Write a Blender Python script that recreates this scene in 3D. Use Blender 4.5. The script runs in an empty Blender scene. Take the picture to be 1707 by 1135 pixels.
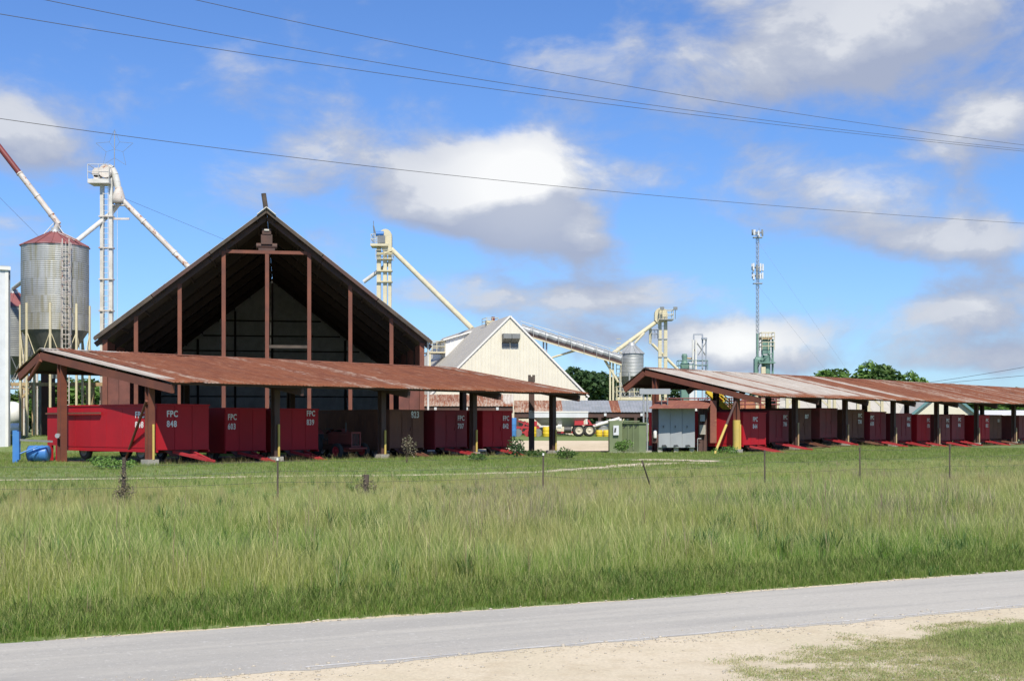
import bpy, math, random
import numpy as np
from mathutils import Vector, Matrix

random.seed(7)
rng = np.random.default_rng(7)
R = math.radians
scene = bpy.context.scene
COL = scene.collection

# ------------------------------------------------------------------ camera
F, UC, HZ, ZC = 2200.0, 853.5, 707.0, 1.75      # focal length, centre column, horizon row (photo pixels), eye height
cam = bpy.data.cameras.new('camera'); camo = bpy.data.objects.new('camera', cam); COL.objects.link(camo)
camo.location = (0, 0, ZC); camo.rotation_euler = (R(90), 0, 0)
cam.sensor_width = 36; cam.lens = 36 * F / 1707; cam.shift_y = (HZ - 567.5) / 1707
cam.clip_start = 0.2; cam.clip_end = 6000
scene.camera = camo

# ------------------------------------------------------------------ light
SUN_EL, SUN_AZ = R(49), Vector((0.20, -0.98, 0)).normalized()     # the sun stands behind the viewer, a little right
sd = bpy.data.lights.new('sun', 'SUN'); so = bpy.data.objects.new('sun', sd); COL.objects.link(so)
sd.energy = 4.3; sd.angle = R(0.5); sd.color = (1.0, 0.925, 0.79)
sunv = SUN_AZ * math.cos(SUN_EL) + Vector((0, 0, math.sin(SUN_EL)))
so.rotation_euler = sunv.to_track_quat('Z', 'Y').to_euler()
scene.view_settings.view_transform = 'Standard'; scene.view_settings.look = 'None'
scene.view_settings.exposure = 0.36; scene.view_settings.gamma = 1.0; scene.view_settings.use_curve_mapping = False

world = bpy.data.worlds.new('World'); scene.world = world; world.use_nodes = True
wt = world.node_tree; wt.nodes.clear()

def cloud_group():
    g = bpy.data.node_groups.new('cloud_density', 'ShaderNodeTree')
    g.interface.new_socket('Direction', in_out='INPUT', socket_type='NodeSocketVector')
    g.interface.new_socket('Density', in_out='OUTPUT', socket_type='NodeSocketFloat')
    g.interface.new_socket('White', in_out='OUTPUT', socket_type='NodeSocketFloat')
    N, L = g.nodes, g.links
    gi = N.new('NodeGroupInput'); go = N.new('NodeGroupOutput')
    mp = N.new('ShaderNodeVectorMath'); mp.operation = 'MULTIPLY'; mp.inputs[1].default_value = (1, 1, 1.8)
    L.new(gi.outputs[0], mp.inputs[0])
    nz = N.new('ShaderNodeTexNoise'); nz.inputs['Scale'].default_value = 9.0; nz.inputs['Detail'].default_value = 9
    nz.inputs['Roughness'].default_value = 0.58; nz.inputs['Distortion'].default_value = 0.25
    L.new(mp.outputs[0], nz.inputs['Vector'])
    big = N.new('ShaderNodeTexNoise'); big.inputs['Scale'].default_value = 3.1; big.inputs['Detail'].default_value = 3
    L.new(mp.outputs[0], big.inputs['Vector'])
    # cumulus heaps: direction (photo column, row), half widths in pixels, weight
    heaps = [(1440, 60, 300, 135, .62), (1330, 110, 150, 70, .15), (50, 205, 170, 85, .46), (860, 325, 150, 105, .80), (870, 275, 85, 60, .25), (760, 340, 120, 60, .3),
             (560, 290, 250, 105, .40), (1420, 305, 190, 75, .50), (1640, 205, 120, 60, .50), (1240, 580, 150, 46, .44),
             (1500, 535, 170, 36, .32), (900, 500, 200, 40, .30), (1640, 470, 110, 70, .36), (1570, 400, 180, 36, .34),
             (1040, 270, 70, 55, .16), (110, 70, 110, 60, .26), (1600, 595, 190, 35, .44), (1040, 560, 160, 34, .30),
             (760, 490, 120, 30, .2), (720, 200, 60, 40, .1), (1560, 610, 300, 25, .12), (1350, 560, 520, 90, .10), (950, 400, 110, 50, .2), (700, 310, 160, 60, .2), (1560, 60, 160, 110, .2)]
    acc = None; wacc = None
    bright = [(880, 310, 150, 110, .9), (1235, 575, 130, 50, .75), (1450, 330, 150, 50, .35), (1640, 195, 90, 45, .35), (1560, 60, 160, 90, .12), (1350, 50, 160, 70, .05), (40, 190, 90, 50, .1), (1590, 585, 60, 20, .4), (600, 280, 90, 40, .25), (1660, 490, 50, 25, .35)]
    for j, (u, v, ru, rv, w) in enumerate(heaps + bright):
        d = Vector(((u - UC) / F, 1.0, (HZ - v) / F)); ln = d.length; d = d / ln
        s = N.new('ShaderNodeVectorMath'); s.operation = 'SUBTRACT'; s.inputs[1].default_value = d
        L.new(gi.outputs[0], s.inputs[0])
        m = N.new('ShaderNodeVectorMath'); m.operation = 'MULTIPLY'; k = F * ln
        m.inputs[1].default_value = (k / ru, k / ru * .5, k / rv); L.new(s.outputs[0], m.inputs[0])
        le = N.new('ShaderNodeVectorMath'); le.operation = 'LENGTH'; L.new(m.outputs[0], le.inputs[0])
        mr = N.new('ShaderNodeMapRange'); mr.interpolation_type = 'SMOOTHSTEP'
        mr.inputs['From Min'].default_value = 1.6; mr.inputs['From Max'].default_value = 0.0
        mr.inputs['To Min'].default_value = 0; mr.inputs['To Max'].default_value = w * (1.12 if j < len(heaps) else 1)
        L.new(le.outputs['Value'], mr.inputs['Value'])
        cur = acc if j < len(heaps) else wacc
        if cur is None: cur = mr.outputs[0]
        else:
            a = N.new('ShaderNodeMath'); a.operation = 'ADD'; L.new(cur, a.inputs[0]); L.new(mr.outputs[0], a.inputs[1]); cur = a.outputs[0]
        if j < len(heaps): acc = cur
        else: wacc = cur
    m1 = N.new('ShaderNodeMath'); m1.operation = 'MULTIPLY_ADD'; m1.inputs[1].default_value = 1.9; m1.inputs[2].default_value = -1.36
    L.new(nz.outputs[0], m1.inputs[0])
    m2 = N.new('ShaderNodeMath'); m2.operation = 'MULTIPLY_ADD'; m2.inputs[1].default_value = 0.55
    L.new(big.outputs[0], m2.inputs[0]); L.new(m1.outputs[0], m2.inputs[2])
    m3 = N.new('ShaderNodeMath'); m3.operation = 'ADD'; L.new(m2.outputs[0], m3.inputs[0]); L.new(acc, m3.inputs[1])
    L.new(m3.outputs[0], go.inputs[0]); L.new(wacc, go.inputs[1])
    return g

def build_world():
    N, L = wt.nodes, wt.links
    tc = N.new('ShaderNodeTexCoord')
    sky = N.new('ShaderNodeTexSky'); sky.sky_type = 'NISHITA'; sky.sun_disc = False
    sky.sun_elevation = SUN_EL; sky.sun_rotation = math.atan2(SUN_AZ.x, SUN_AZ.y)
    sky.air_density = 1.0; sky.dust_density = 0.35; sky.ozone_density = 2.2
    skm = N.new('ShaderNodeMix'); skm.data_type = 'RGBA'; skm.blend_type = 'MULTIPLY'; skm.inputs[0].default_value = 1
    L.new(sky.outputs[0], skm.inputs[6]); skm.inputs[7].default_value = (0.056, 0.079, 0.118, 1)
    g = cloud_group()
    a = N.new('ShaderNodeGroup'); a.node_tree = g; L.new(tc.outputs['Generated'], a.inputs[0])
    off = N.new('ShaderNodeVectorMath'); off.operation = 'ADD'; off.inputs[1].default_value = (-0.012, -0.004, 0.026)
    L.new(tc.outputs['Generated'], off.inputs[0])
    b = N.new('ShaderNodeGroup'); b.node_tree = g; L.new(off.outputs[0], b.inputs[0])
    cov = N.new('ShaderNodeMapRange'); cov.interpolation_type = 'SMOOTHSTEP'
    cov.inputs['From Min'].default_value = -0.10; cov.inputs['From Max'].default_value = 0.44
    cov.inputs['To Max'].default_value = 0.95
    L.new(a.outputs[0], cov.inputs['Value'])
    df = N.new('ShaderNodeMath'); df.operation = 'SUBTRACT'; L.new(a.outputs[0], df.inputs[0]); L.new(b.outputs[0], df.inputs[1])
    lit = N.new('ShaderNodeMapRange'); lit.inputs['From Min'].default_value = -0.26; lit.inputs['From Max'].default_value = 0.34
    L.new(df.outputs[0], lit.inputs['Value'])
    dens = N.new('ShaderNodeMapRange'); dens.inputs['From Min'].default_value = 0.15; dens.inputs['From Max'].default_value = 0.75
    L.new(a.outputs[0], dens.inputs['Value'])
    mu = N.new('ShaderNodeMath'); mu.operation = 'MULTIPLY_ADD'; mu.inputs[1].default_value = 0.54
    L.new(lit.outputs[0], mu.inputs[0])
    m5 = N.new('ShaderNodeMath'); m5.operation = 'MULTIPLY'; m5.inputs[1].default_value = 0.12; L.new(dens.outputs[0], m5.inputs[0])
    wm = N.new('ShaderNodeMath'); wm.operation = 'MULTIPLY_ADD'; wm.inputs[1].default_value = 0.42; wm.use_clamp = True
    L.new(a.outputs[1], wm.inputs[0]); L.new(m5.outputs[0], wm.inputs[2]); L.new(wm.outputs[0], mu.inputs[2])
    cr = N.new('ShaderNodeValToRGB'); e = cr.color_ramp.elements
    e[0].position = 0.15; e[0].color = (0.31, 0.35, 0.46, 1); e[1].position = 0.95; e[1].color = (0.78, 0.78, 0.77, 1)
    x = cr.color_ramp.elements.new(0.5); x.color = (0.42, 0.45, 0.525, 1)
    L.new(mu.outputs[0], cr.inputs[0])
    mx = N.new('ShaderNodeMix'); mx.data_type = 'RGBA'
    L.new(cov.outputs[0], mx.inputs[0]); L.new(skm.outputs[2], mx.inputs[6]); L.new(cr.outputs[0], mx.inputs[7])
    bg = N.new('ShaderNodeBackground'); bg.inputs[1].default_value = 1.0
    out = N.new('ShaderNodeOutputWorld'); L.new(mx.outputs[2], bg.inputs[0]); L.new(bg.outputs[0], out.inputs[0])
build_world()

# ------------------------------------------------------------------ helpers
def at(u, v, Y): return Vector(((u - UC) / F * Y, Y, ZC + (HZ - v) / F * Y))
def ux(u, Y): return (u - UC) / F * Y
def vz(v, Y): return ZC + (HZ - v) / F * Y
def sst(a, b, x):
    t = np.clip((x - a) / (b - a), 0, 1); return t * t * (3 - 2 * t)

# ground: the road lies in a dip between the viewer and the yard.  q = distance across the road direction
RD = Vector((0.8944, 0.4472)); RN = Vector((-0.4472, 0.8944))
def gz(x, y):
    x = np.asarray(x, float); y = np.asarray(y, float)
    q = RN.x * x + RN.y * y
    z = np.interp(q, [-1000, 2, 9.5, 13.5, 20.0, 21.5, 30, 40, 50, 5000], [0.1, 0.1, -.95, -1.25, -1.25, -1.2, -.75, -.2, 0, 0])
    rise = 0.82 * sst(82, 98, y) * sst(30, 18, x)
    return z + rise
def g1(x, y): return float(gz(x, y))

class MB:
    def __init__(s): s.v = []; s.f = []; s.sm = []; s.mi = []
    def add(s, vs, fs, smooth=False, m=0):
        o = len(s.v); s.v += [tuple(p) for p in vs]
        for f in fs: s.f.append(tuple(i + o for i in f)); s.sm.append(smooth); s.mi.append(m)
        return s
    def bx(s, x0, x1, y0, y1, z0, z1, m=0):
        v = [(x0, y0, z0), (x1, y0, z0), (x1, y1, z0), (x0, y1, z0), (x0, y0, z1), (x1, y0, z1), (x1, y1, z1), (x0, y1, z1)]
        return s.add(v, [(3, 2, 1, 0), (4, 5, 6, 7), (0, 1, 5, 4), (1, 2, 6, 5), (2, 3, 7, 6), (3, 0, 4, 7)], False, m)
    def beam(s, p0, p1, w, h, up=(0, 0, 1), m=0):
        p0, p1 = Vector(p0), Vector(p1); d = (p1 - p0).normalized(); up = Vector(up)
        if abs(d.dot(up)) > .99: up = Vector((0, 1, 0))
        a = d.cross(up).normalized() * (w / 2); b = a.cross(d).normalized() * (h / 2)
        v = [p0 - a - b, p0 + a - b, p0 + a + b, p0 - a + b, p1 - a - b, p1 + a - b, p1 + a + b, p1 - a + b]
        return s.add(v, [(0, 1, 2, 3), (7, 6, 5, 4), (1, 0, 4, 5), (2, 1, 5, 6), (3, 2, 6, 7), (0, 3, 7, 4)], False, m)
    def tube(s, p0, p1, r0, r1=None, n=8, caps=True, m=0):
        r1 = r0 if r1 is None else r1
        p0, p1 = Vector(p0), Vector(p1); d = (p1 - p0).normalized()
        a = d.cross(Vector((0, 0, 1)) if abs(d.z) < .95 else Vector((1, 0, 0))).normalized(); b = d.cross(a)
        c = [(math.cos(2 * math.pi * i / n), math.sin(2 * math.pi * i / n)) for i in range(n)]
        v0 = [p0 + a * (x * r0) + b * (y * r0) for x, y in c]; v1 = [p1 + a * (x * r1) + b * (y * r1) for x, y in c]
        s.add(v0 + v1, [(i, (i + 1) % n, n + (i + 1) % n, n + i) for i in range(n)], True, m)
        if caps:
            if r0 > 1e-4: s.add(v0, [tuple(range(n))[::-1]], False, m)
            if r1 > 1e-4: s.add(v1, [tuple(range(n))], False, m)
        return s
    def path(s, pts, r, n=6, m=0):
        for a, b in zip(pts[:-1], pts[1:]): s.tube(a, b, r, n=n, m=m)
        return s
    def lathe(s, prof, n=32, c=(0, 0), smooth=True, m=0, a0=0):
        v = []
        for r, z in prof:
            for i in range(n):
                t = 2 * math.pi * i / n + a0; v.append((c[0] + r * math.cos(t), c[1] + r * math.sin(t), z))
        f = []
        for k in range(len(prof) - 1):
            for i in range(n):
                j = (i + 1) % n; f.append((k * n + i, k * n + j, (k + 1) * n + j, (k + 1) * n + i))
        return s.add(v, f, smooth, m)
    def prism(s, poly, ax, c0, c1, m=0):
        n = len(poly)
        def P(a, b, c): return (c, a, b) if ax == 'x' else (a, c, b) if ax == 'y' else (a, b, c)
        v = [P(a, b, c0) for a, b in poly] + [P(a, b, c1) for a, b in poly]
        f = [tuple(range(n)), tuple(range(2 * n - 1, n - 1, -1))] + [((i + 1) % n, i, n + i, n + (i + 1) % n) for i in range(n)]
        return s.add(v, f, False, m)
    def mesh(s, name):
        me = bpy.data.meshes.new(name); me.from_pydata(s.v, [], s.f)
        me.polygons.foreach_set('use_smooth', s.sm); me.polygons.foreach_set('material_index', s.mi)
        me.update(); return me
    def build(s, name, mats, parent=None, loc=None):
        me = s.mesh(name)
        if not isinstance(mats, (list, tuple)): mats = [mats]
        for q in mats: me.materials.append(q)
        import bmesh
        bm = bmesh.new(); bm.from_mesh(me); bmesh.ops.recalc_face_normals(bm, faces=bm.faces); bm.to_mesh(me); bm.free()
        o = bpy.data.objects.new(name, me); COL.objects.link(o)
        if parent is not None: o.parent = parent
        if loc is not None: o.location = loc
        return o

def inst(name, mesh, mat, parent=None, loc=(0, 0, 0), rot=(0, 0, 0), scale=(1, 1, 1)):
    o = bpy.data.objects.new(name, mesh); COL.objects.link(o)
    if not mesh.materials: mesh.materials.append(mat)
    o.material_slots[0].link = 'OBJECT'; o.material_slots[0].material = mat
    o.parent = parent; o.location = loc; o.rotation_euler = rot; o.scale = scale
    return o
def tag(o, label, cat, group=None):
    o['label'] = label; o['category'] = cat
    if group: o['group'] = group
    return o
def thing(name, label, cat, loc=(0, 0, 0), rz=0, group=None):
    o = bpy.data.objects.new(name, None); COL.objects.link(o); o.empty_display_size = .3
    o.location = loc; o.rotation_euler = (0, 0, rz); return tag(o, label, cat, group)

# ------------------------------------------------------------------ materials
def nodes(name):
    m = bpy.data.materials.new(name); m.use_nodes = True; t = m.node_tree
    return m, t.nodes, t.links, t.nodes['Principled BSDF']
def c4(c): return (c[0], c[1], c[2], 1)
def mixc(N, L, fac, a, b):
    x = N.new('ShaderNodeMix'); x.data_type = 'RGBA'
    for s, k in ((fac, 0), (a, 6), (b, 7)):
        if isinstance(s, (int, float)): x.inputs[k].default_value = s
        elif isinstance(s, tuple): x.inputs[k].default_value = c4(s)
        else: L.new(s, x.inputs[k])
    return x.outputs[2]
def noise(N, L, vec, scale, detail=5, rough=.6, stretch=None):
    if stretch:
        mp = N.new('ShaderNodeVectorMath'); mp.operation = 'MULTIPLY'; mp.inputs[1].default_value = stretch; L.new(vec, mp.inputs[0]); vec = mp.outputs[0]
    n = N.new('ShaderNodeTexNoise'); n.inputs['Scale'].default_value = scale; n.inputs['Detail'].default_value = detail; n.inputs['Roughness'].default_value = rough
    L.new(vec, n.inputs['Vector']); return n.outputs[0]
def ramp(N, L, fac, a, b):
    r = N.new('ShaderNodeMapRange'); r.interpolation_type = 'SMOOTHSTEP'
    r.inputs['From Min'].default_value = a; r.inputs['From Max'].default_value = b; L.new(fac, r.inputs['Value']); return r.outputs[0]
def objvec(N, L):
    tc = N.new('ShaderNodeTexCoord'); oi = N.new('ShaderNodeObjectInfo')
    m = N.new('ShaderNodeMath'); m.operation = 'MULTIPLY'; m.inputs[1].default_value = 37.0; L.new(oi.outputs['Random'], m.inputs[0])
    a = N.new('ShaderNodeVectorMath'); a.operation = 'ADD'; L.new(tc.outputs['Object'], a.inputs[0]); L.new(m.outputs[0], a.inputs[1])
    return a.outputs[0], oi.outputs['Random']
def bump(N, L, B, h, strength, dist=.02):
    b = N.new('ShaderNodeBump'); b.inputs['Strength'].default_value = strength; b.inputs['Distance'].default_value = dist
    L.new(h, b.inputs['Height']); L.new(b.outputs[0], B.inputs['Normal'])

def paint(name, base, alt=None, rust=0.0, rustc=(.16, .055, .025), rough=.6, metal=0.0, scale=1.2, streak=(3, 3, .5), fine=.12, dirt=0.0, dirtc=(.12, .10, .07), bumpy=.0):
    m, N, L, B = nodes(name); v, rnd = objvec(N, L)
    col = base if alt is None else mixc(N, L, ramp(N, L, noise(N, L, v, scale, 4), .35, .65), base, alt)
    if dirt > 0:
        col = mixc(N, L, ramp(N, L, noise(N, L, v, 1.6, 6, .65, streak), .72 - dirt * .5, .95 - dirt * .4), col, dirtc)
    if rust > 0:
        rn = noise(N, L, v, 2.2, 8, .68, streak)
        rc = mixc(N, L, noise(N, L, v, 9, 4), tuple(c * .6 for c in rustc), tuple(min(1, c * 1.5) for c in rustc))
        col = mixc(N, L, ramp(N, L, rn, .76 - rust * .52, .80 - rust * .46), col, rc)
    fn = noise(N, L, v, 14, 6, .7)
    f = N.new('ShaderNodeMapRange'); f.inputs['To Min'].default_value = 1 - fine * 2; f.inputs['To Max'].default_value = 1 + fine * 2; L.new(fn, f.inputs['Value'])
    hs = N.new('ShaderNodeHueSaturation')
    if isinstance(col, tuple): hs.inputs['Color'].default_value = c4(col)
    else: L.new(col, hs.inputs['Color'])
    L.new(f.outputs[0], hs.inputs['Value']); L.new(hs.outputs[0], B.inputs['Base Color'])
    B.inputs['Roughness'].default_value = rough; B.inputs['Metallic'].default_value = metal
    if bumpy: bump(N, L, B, fn, bumpy)
    return m

def rust_sheet(name, pale, a=.45, b=.75):
    """weathered roofing sheet: pale = how much of the galvanised skin is left"""
    m, N, L, B = nodes(name); v, rnd = objvec(N, L)
    r1 = noise(N, L, v, 4.5, 7, .66, (1, .22, 1)); r2 = noise(N, L, v, 12.0, 6, .72, (1, .10, 1)); r3 = noise(N, L, v, 1.1, 4, .6, (.7, .35, 1))
    rust = mixc(N, L, ramp(N, L, r3, .35, .65), (.235, .078, .034), (.165, .055, .029))
    rust = mixc(N, L, ramp(N, L, r2, .40, .72), rust, (.30, .125, .065))
    rust = mixc(N, L, ramp(N, L, r1, .60, .75), rust, (.085, .034, .022))
    s = N.new('ShaderNodeMath'); s.operation = 'MULTIPLY_ADD'; s.inputs[1].default_value = .10; L.new(rnd, s.inputs[0]); L.new(r2, s.inputs[2])
    s2 = N.new('ShaderNodeMath'); s2.operation = 'MULTIPLY_ADD'; s2.inputs[1].default_value = .8; L.new(r1, s2.inputs[0]); L.new(s.outputs[0], s2.inputs[2])
    tc = N.new('ShaderNodeTexCoord'); sx = N.new('ShaderNodeSeparateXYZ'); L.new(tc.outputs['Object'], sx.inputs[0])
    ey = N.new('ShaderNodeMath'); ey.operation = 'MULTIPLY_ADD'; ey.inputs[1].default_value = -3.2; L.new(r2, ey.inputs[0]); L.new(sx.outputs['Y'], ey.inputs[2])
    ev = ramp(N, L, ey.outputs[0], .6, -1.4)
    s3 = N.new('ShaderNodeMath'); s3.operation = 'MULTIPLY_ADD'; s3.inputs[1].default_value = -.42 if pale > .5 else .10; L.new(ev, s3.inputs[0]); L.new(s2.outputs[0], s3.inputs[2]); s2 = s3
    rust = mixc(N, L, ev, rust, mixc(N, L, r2, (.20, .062, .026), (.33, .125, .05)))
    thr = 1.16 - pale * .52
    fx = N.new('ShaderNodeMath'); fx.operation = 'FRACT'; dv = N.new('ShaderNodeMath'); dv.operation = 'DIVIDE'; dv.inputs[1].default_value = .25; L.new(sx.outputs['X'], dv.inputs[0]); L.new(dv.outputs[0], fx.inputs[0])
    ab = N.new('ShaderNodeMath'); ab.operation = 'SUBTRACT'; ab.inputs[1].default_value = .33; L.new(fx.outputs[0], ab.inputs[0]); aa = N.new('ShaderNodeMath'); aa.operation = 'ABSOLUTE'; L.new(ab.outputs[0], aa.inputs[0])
    rib_line = ramp(N, L, aa.outputs[0], .11, .03)  # darker line beside each rib, mixed into the zinc colour
    zinc = mixc(N, L, ramp(N, L, noise(N, L, v, 7, 5, .7, (1, .1, 1)), .35, .7), (.56, .52, .46), (.38, .31, .25))
    if pale < .8: zinc = mixc(N, L, .55 if pale > .4 else .8, zinc, (.36, .215, .13))
    if pale > .4: zinc = mixc(N, L, rib_line, zinc, (.36, .315, .275))
    col = mixc(N, L, ramp(N, L, s2.outputs[0], thr - .05, thr + .22), rust, zinc)
    L.new(col, B.inputs['Base Color']); B.inputs['Roughness'].default_value = .75; B.inputs['Metallic'].default_value = .0
    bump(N, L, B, r2, .25, .01)
    return m

M = {}
M['rust_roof'] = rust_sheet('rusted_roofing', .10)
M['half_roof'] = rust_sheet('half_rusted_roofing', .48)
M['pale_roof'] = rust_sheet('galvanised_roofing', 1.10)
M['dark_steel'] = paint('shaded_steel', (.045, .026, .02), (.035, .022, .018), .15, (.08, .035, .02), .8)  # darker copy of brown steel, the barn's inner shade put into the colour
M['under'] = paint('roof_under_shade', (.035, .022, .018), (.028, .018, .015), .2, fine=.1)  # near-black tone of the added under-roof sheets, shade put into the colour
M['red_steel'] = paint('red_primer_steel', (.185, .060, .034), (.135, .046, .030), .25, (.13, .05, .03), .7, 0, .9)
M['brown_steel'] = paint('brown_steel', (.095, .048, .038), (.07, .04, .034), .3, (.14, .055, .03), .7)
M['wagon_red'] = paint('wagon_red', (.44, .003, .012), (.37, .004, .012), 0.03, (.2, .03, .02), .65, 0, .6, dirt=.16, dirtc=(.24, .015, .015), fine=.07)
M['wagon_maroon'] = paint('wagon_maroon', (.25, .018, .026), (.19, .02, .026), 0.06, (.15, .04, .03), .6, 0, .6, dirt=.15, dirtc=(.2, .05, .04), fine=.08)
M['wagon_brown'] = paint('wagon_brown', (.18, .072, .042), (.13, .05, .033), 0.35, (.20, .08, .04), .75, 0, .7, dirt=.3, fine=.12)
M['wagon_dull'] = paint('wagon_dull_red', (.24, .05, .045), (.17, .045, .04), 0.2, (.17, .07, .045), .7, 0, .7, dirt=.25, fine=.1)
M['tongue_red'] = paint('drawbar_red', (.45, .035, .045), (.36, .03, .035), 0.12, (.2, .06, .04), .55, dirt=.1)
M['letter'] = paint('stencil_white', (.82, .80, .78), (.72, .70, .68), 0.06, (.3, .12, .1), .7)
M['tyre'] = paint('tyre_rubber', (.03, .03, .03), (.045, .042, .038), rough=.9)
M['rim'] = paint('rim_grey', (.22, .19, .16), (.3, .28, .25), .2)
M['rim_cream'] = paint('rim_cream', (.6, .55, .42), (.5, .45, .35), .1)
M['chassis'] = paint('chassis_dark', (.10, .03, .03), (.07, .03, .025), .25)
M['yellow'] = paint('safety_yellow', (.55, .40, .09), (.48, .36, .10), .15, rough=.6, dirt=.2)
M['bright_yellow'] = paint('stair_yellow', (.72, .52, .03), (.65, .46, .04), .04, rough=.5)
M['cream_steel'] = paint('cream_steel', (.62, .56, .38), (.55, .50, .34), .07, (.3, .16, .07), .55, dirt=.2, dirtc=(.3, .25, .15))
M['white_steel'] = paint('white_steel', (.62, .61, .57), (.52, .51, .47), .18, (.26, .11, .05), .55, dirt=.2, dirtc=(.3, .26, .2))
M['white_rusty'] = paint('white_rusty_pipe', (.62, .58, .53), (.5, .45, .4), .38, (.30, .12, .06), .6, streak=(1.2, 1.2, 1.2))
M['red_pipe'] = paint('red_pipe', (.20, .035, .035), (.16, .03, .03), .12, rough=.55)
M['concrete'] = paint('concrete', (.42, .40, .35), (.32, .30, .26), dirt=.3, rough=.9)
M['galv'] = paint('galvanised', (.42, .43, .43), (.34, .36, .36), .0, rough=.5, metal=.35, dirt=.28, dirtc=(.30, .29, .20), streak=(2, 2, .12))
M['bin_wall'] = paint('bin_wall', (.40, .41, .40), (.31, .325, .32), .06, (.24, .13, .06), rough=.55, metal=.3, scale=.5, dirt=.62, dirtc=(.25, .235, .15), streak=(2.2, 2.2, .10))
M['galv_dark'] = paint('galvanised_dark', (.24, .25, .24), (.19, .2, .2), .05, rough=.55, metal=.3, dirt=.2)
M['bin_roof'] = paint('bin_roof_red', (.26, .09, .085), (.22, .08, .08), .12, (.45, .36, .33), .6)
M['barn_siding'] = paint('barn_siding', (.66, .65, .62), (.55, .54, .51), .1, (.1, .06, .04), .8)
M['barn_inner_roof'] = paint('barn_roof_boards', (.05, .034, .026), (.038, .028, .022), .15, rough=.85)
M['barn_red_wall'] = paint('barn_red_wall', (.17, .06, .045), (.12, .045, .035), .2, rough=.8)
M['barn_roof'] = paint('barn_roof_tin', (.42, .40, .38), (.3, .28, .26), .3, (.18, .07, .04), .6)
M['cream_siding'] = paint('cream_siding', (.70, .67, .55), (.66, .63, .52), rough=.55, fine=.03, dirt=.16, dirtc=(.45, .38, .2), streak=(2, 2, .25))
M['grey_roof'] = paint('grey_roof', (.50, .47, .40), (.45, .425, .36), rough=.6, fine=.05)
M['white_trim'] = paint('white_trim', (.74, .73, .69), (.68, .67, .63), rough=.5, fine=.03)
M['white_siding'] = paint('white_siding', (.64, .66, .68), (.58, .6, .62), rough=.5, fine=.04, dirt=.12)
M['green_box'] = paint('transformer_green', (.17, .21, .105), (.15, .185, .095), .02, rough=.55, fine=.05, dirt=.15, dirtc=(.12, .11, .07))
M['grey_box'] = paint('cabinet_grey', (.33, .35, .37), (.30, .32, .34), .0, rough=.5, fine=.04, dirt=.1)
M['awning_rust'] = paint('awning_rust', (.26, .095, .06), (.20, .07, .05), .35, (.33, .15, .08), .8, streak=(.7, 3, 3))
M['green_steel'] = paint('machine_green', (.14, .26, .21), (.12, .21, .17), .08, rough=.55)
M['blue'] = paint('blue_paint', (.05, .19, .52), (.07, .22, .5), .04, rough=.4, fine=.05)
M['tower'] = paint('tower_galvanised', (.34, .37, .42), (.3, .33, .38), rough=.5, metal=.2)
M['wire'] = paint('wire_black', (.09, .085, .085), rough=.7)
M['wood'] = paint('weathered_post', (.10, .075, .058), (.06, .048, .04), .1, rough=.9, dirt=.3)
M['tan'] = paint('tan_rusty_steel', (.45, .35, .20), (.36, .24, .13), .25, (.22, .09, .04), .75)
M['teal'] = paint('teal_trim', (.13, .26, .27), rough=.5)
M['clay'] = paint('red_clay', (.36, .15, .08), (.30, .12, .06), rough=.95)
M['brass'] = paint('dark_metal', (.06, .06, .06), rough=.5)

def leafmat(name, a, b, c, trans=.3):
    m, N, L, B = nodes(name); g = N.new('ShaderNodeNewGeometry')
    r = N.new('ShaderNodeValToRGB'); r.color_ramp.elements[0].color = c4(a); r.color_ramp.elements[1].color = c4(c)
    e = r.color_ramp.elements.new(.5); e.color = c4(b); L.new(g.outputs['Random Per Island'], r.inputs[0])
    L.new(r.outputs[0], B.inputs['Base Color']); B.inputs['Roughness'].default_value = .6
    t = N.new('ShaderNodeBsdfTranslucent'); L.new(r.outputs[0], t.inputs[0]); x = N.new('ShaderNodeMixShader'); x.inputs[0].default_value = trans
    out = N['Material Output']; L.new(B.outputs[0], x.inputs[1]); L.new(t.outputs[0], x.inputs[2]); L.new(x.outputs[0], out.inputs[0])
    return m
M['leaf_mid'] = leafmat('leaf_mid', (.05, .10, .02), (.075, .15, .03), (.12, .20, .045))
M['leaf_dark'] = leafmat('leaf_dark', (.035, .075, .025), (.05, .105, .032), (.075, .14, .04))
M['leaf_bright'] = leafmat('leaf_bright', (.10, .19, .035), (.14, .26, .05), (.20, .33, .08))
M['leaf_dry'] = leafmat('leaf_dry', (.20, .17, .11), (.28, .23, .15), (.16, .16, .08))
M['bark'] = paint('bark', (.12, .09, .065), (.08, .06, .045), rough=.95)
# ------------------------------------------------------------------ ground, road, sand
def ground_mat(name, cols, s1=.35, s2=3.0, bmp=.3):
    m, N, L, B = nodes(name); tc = N.new('ShaderNodeTexCoord'); v = tc.outputs['Object']
    a = mixc(N, L, ramp(N, L, noise(N, L, v, s1, 5), .35, .65), cols[0], cols[1])
    a = mixc(N, L, ramp(N, L, noise(N, L, v, s2, 6, .7), .45, .75), a, cols[2])
    f = noise(N, L, v, 22, 5, .75)
    fr = N.new('ShaderNodeMapRange'); fr.inputs['To Min'].default_value = .6; fr.inputs['To Max'].default_value = 1.4; L.new(f, fr.inputs['Value'])
    hs = N.new('ShaderNodeHueSaturation'); L.new(a, hs.inputs['Color']); L.new(fr.outputs[0], hs.inputs['Value'])
    L.new(hs.outputs[0], B.inputs['Base Color']); B.inputs['Roughness'].default_value = .95
    bump(N, L, B, f, bmp, .03); return m
M['turf'] = ground_mat('turf', [(.135, .20, .050), (.17, .225, .065), (.21, .205, .09)])
M['sand'] = ground_mat('sand', [(.57, .49, .34), (.63, .54, .39), (.52, .43, .29)], .5, 2.2, .25)
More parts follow.
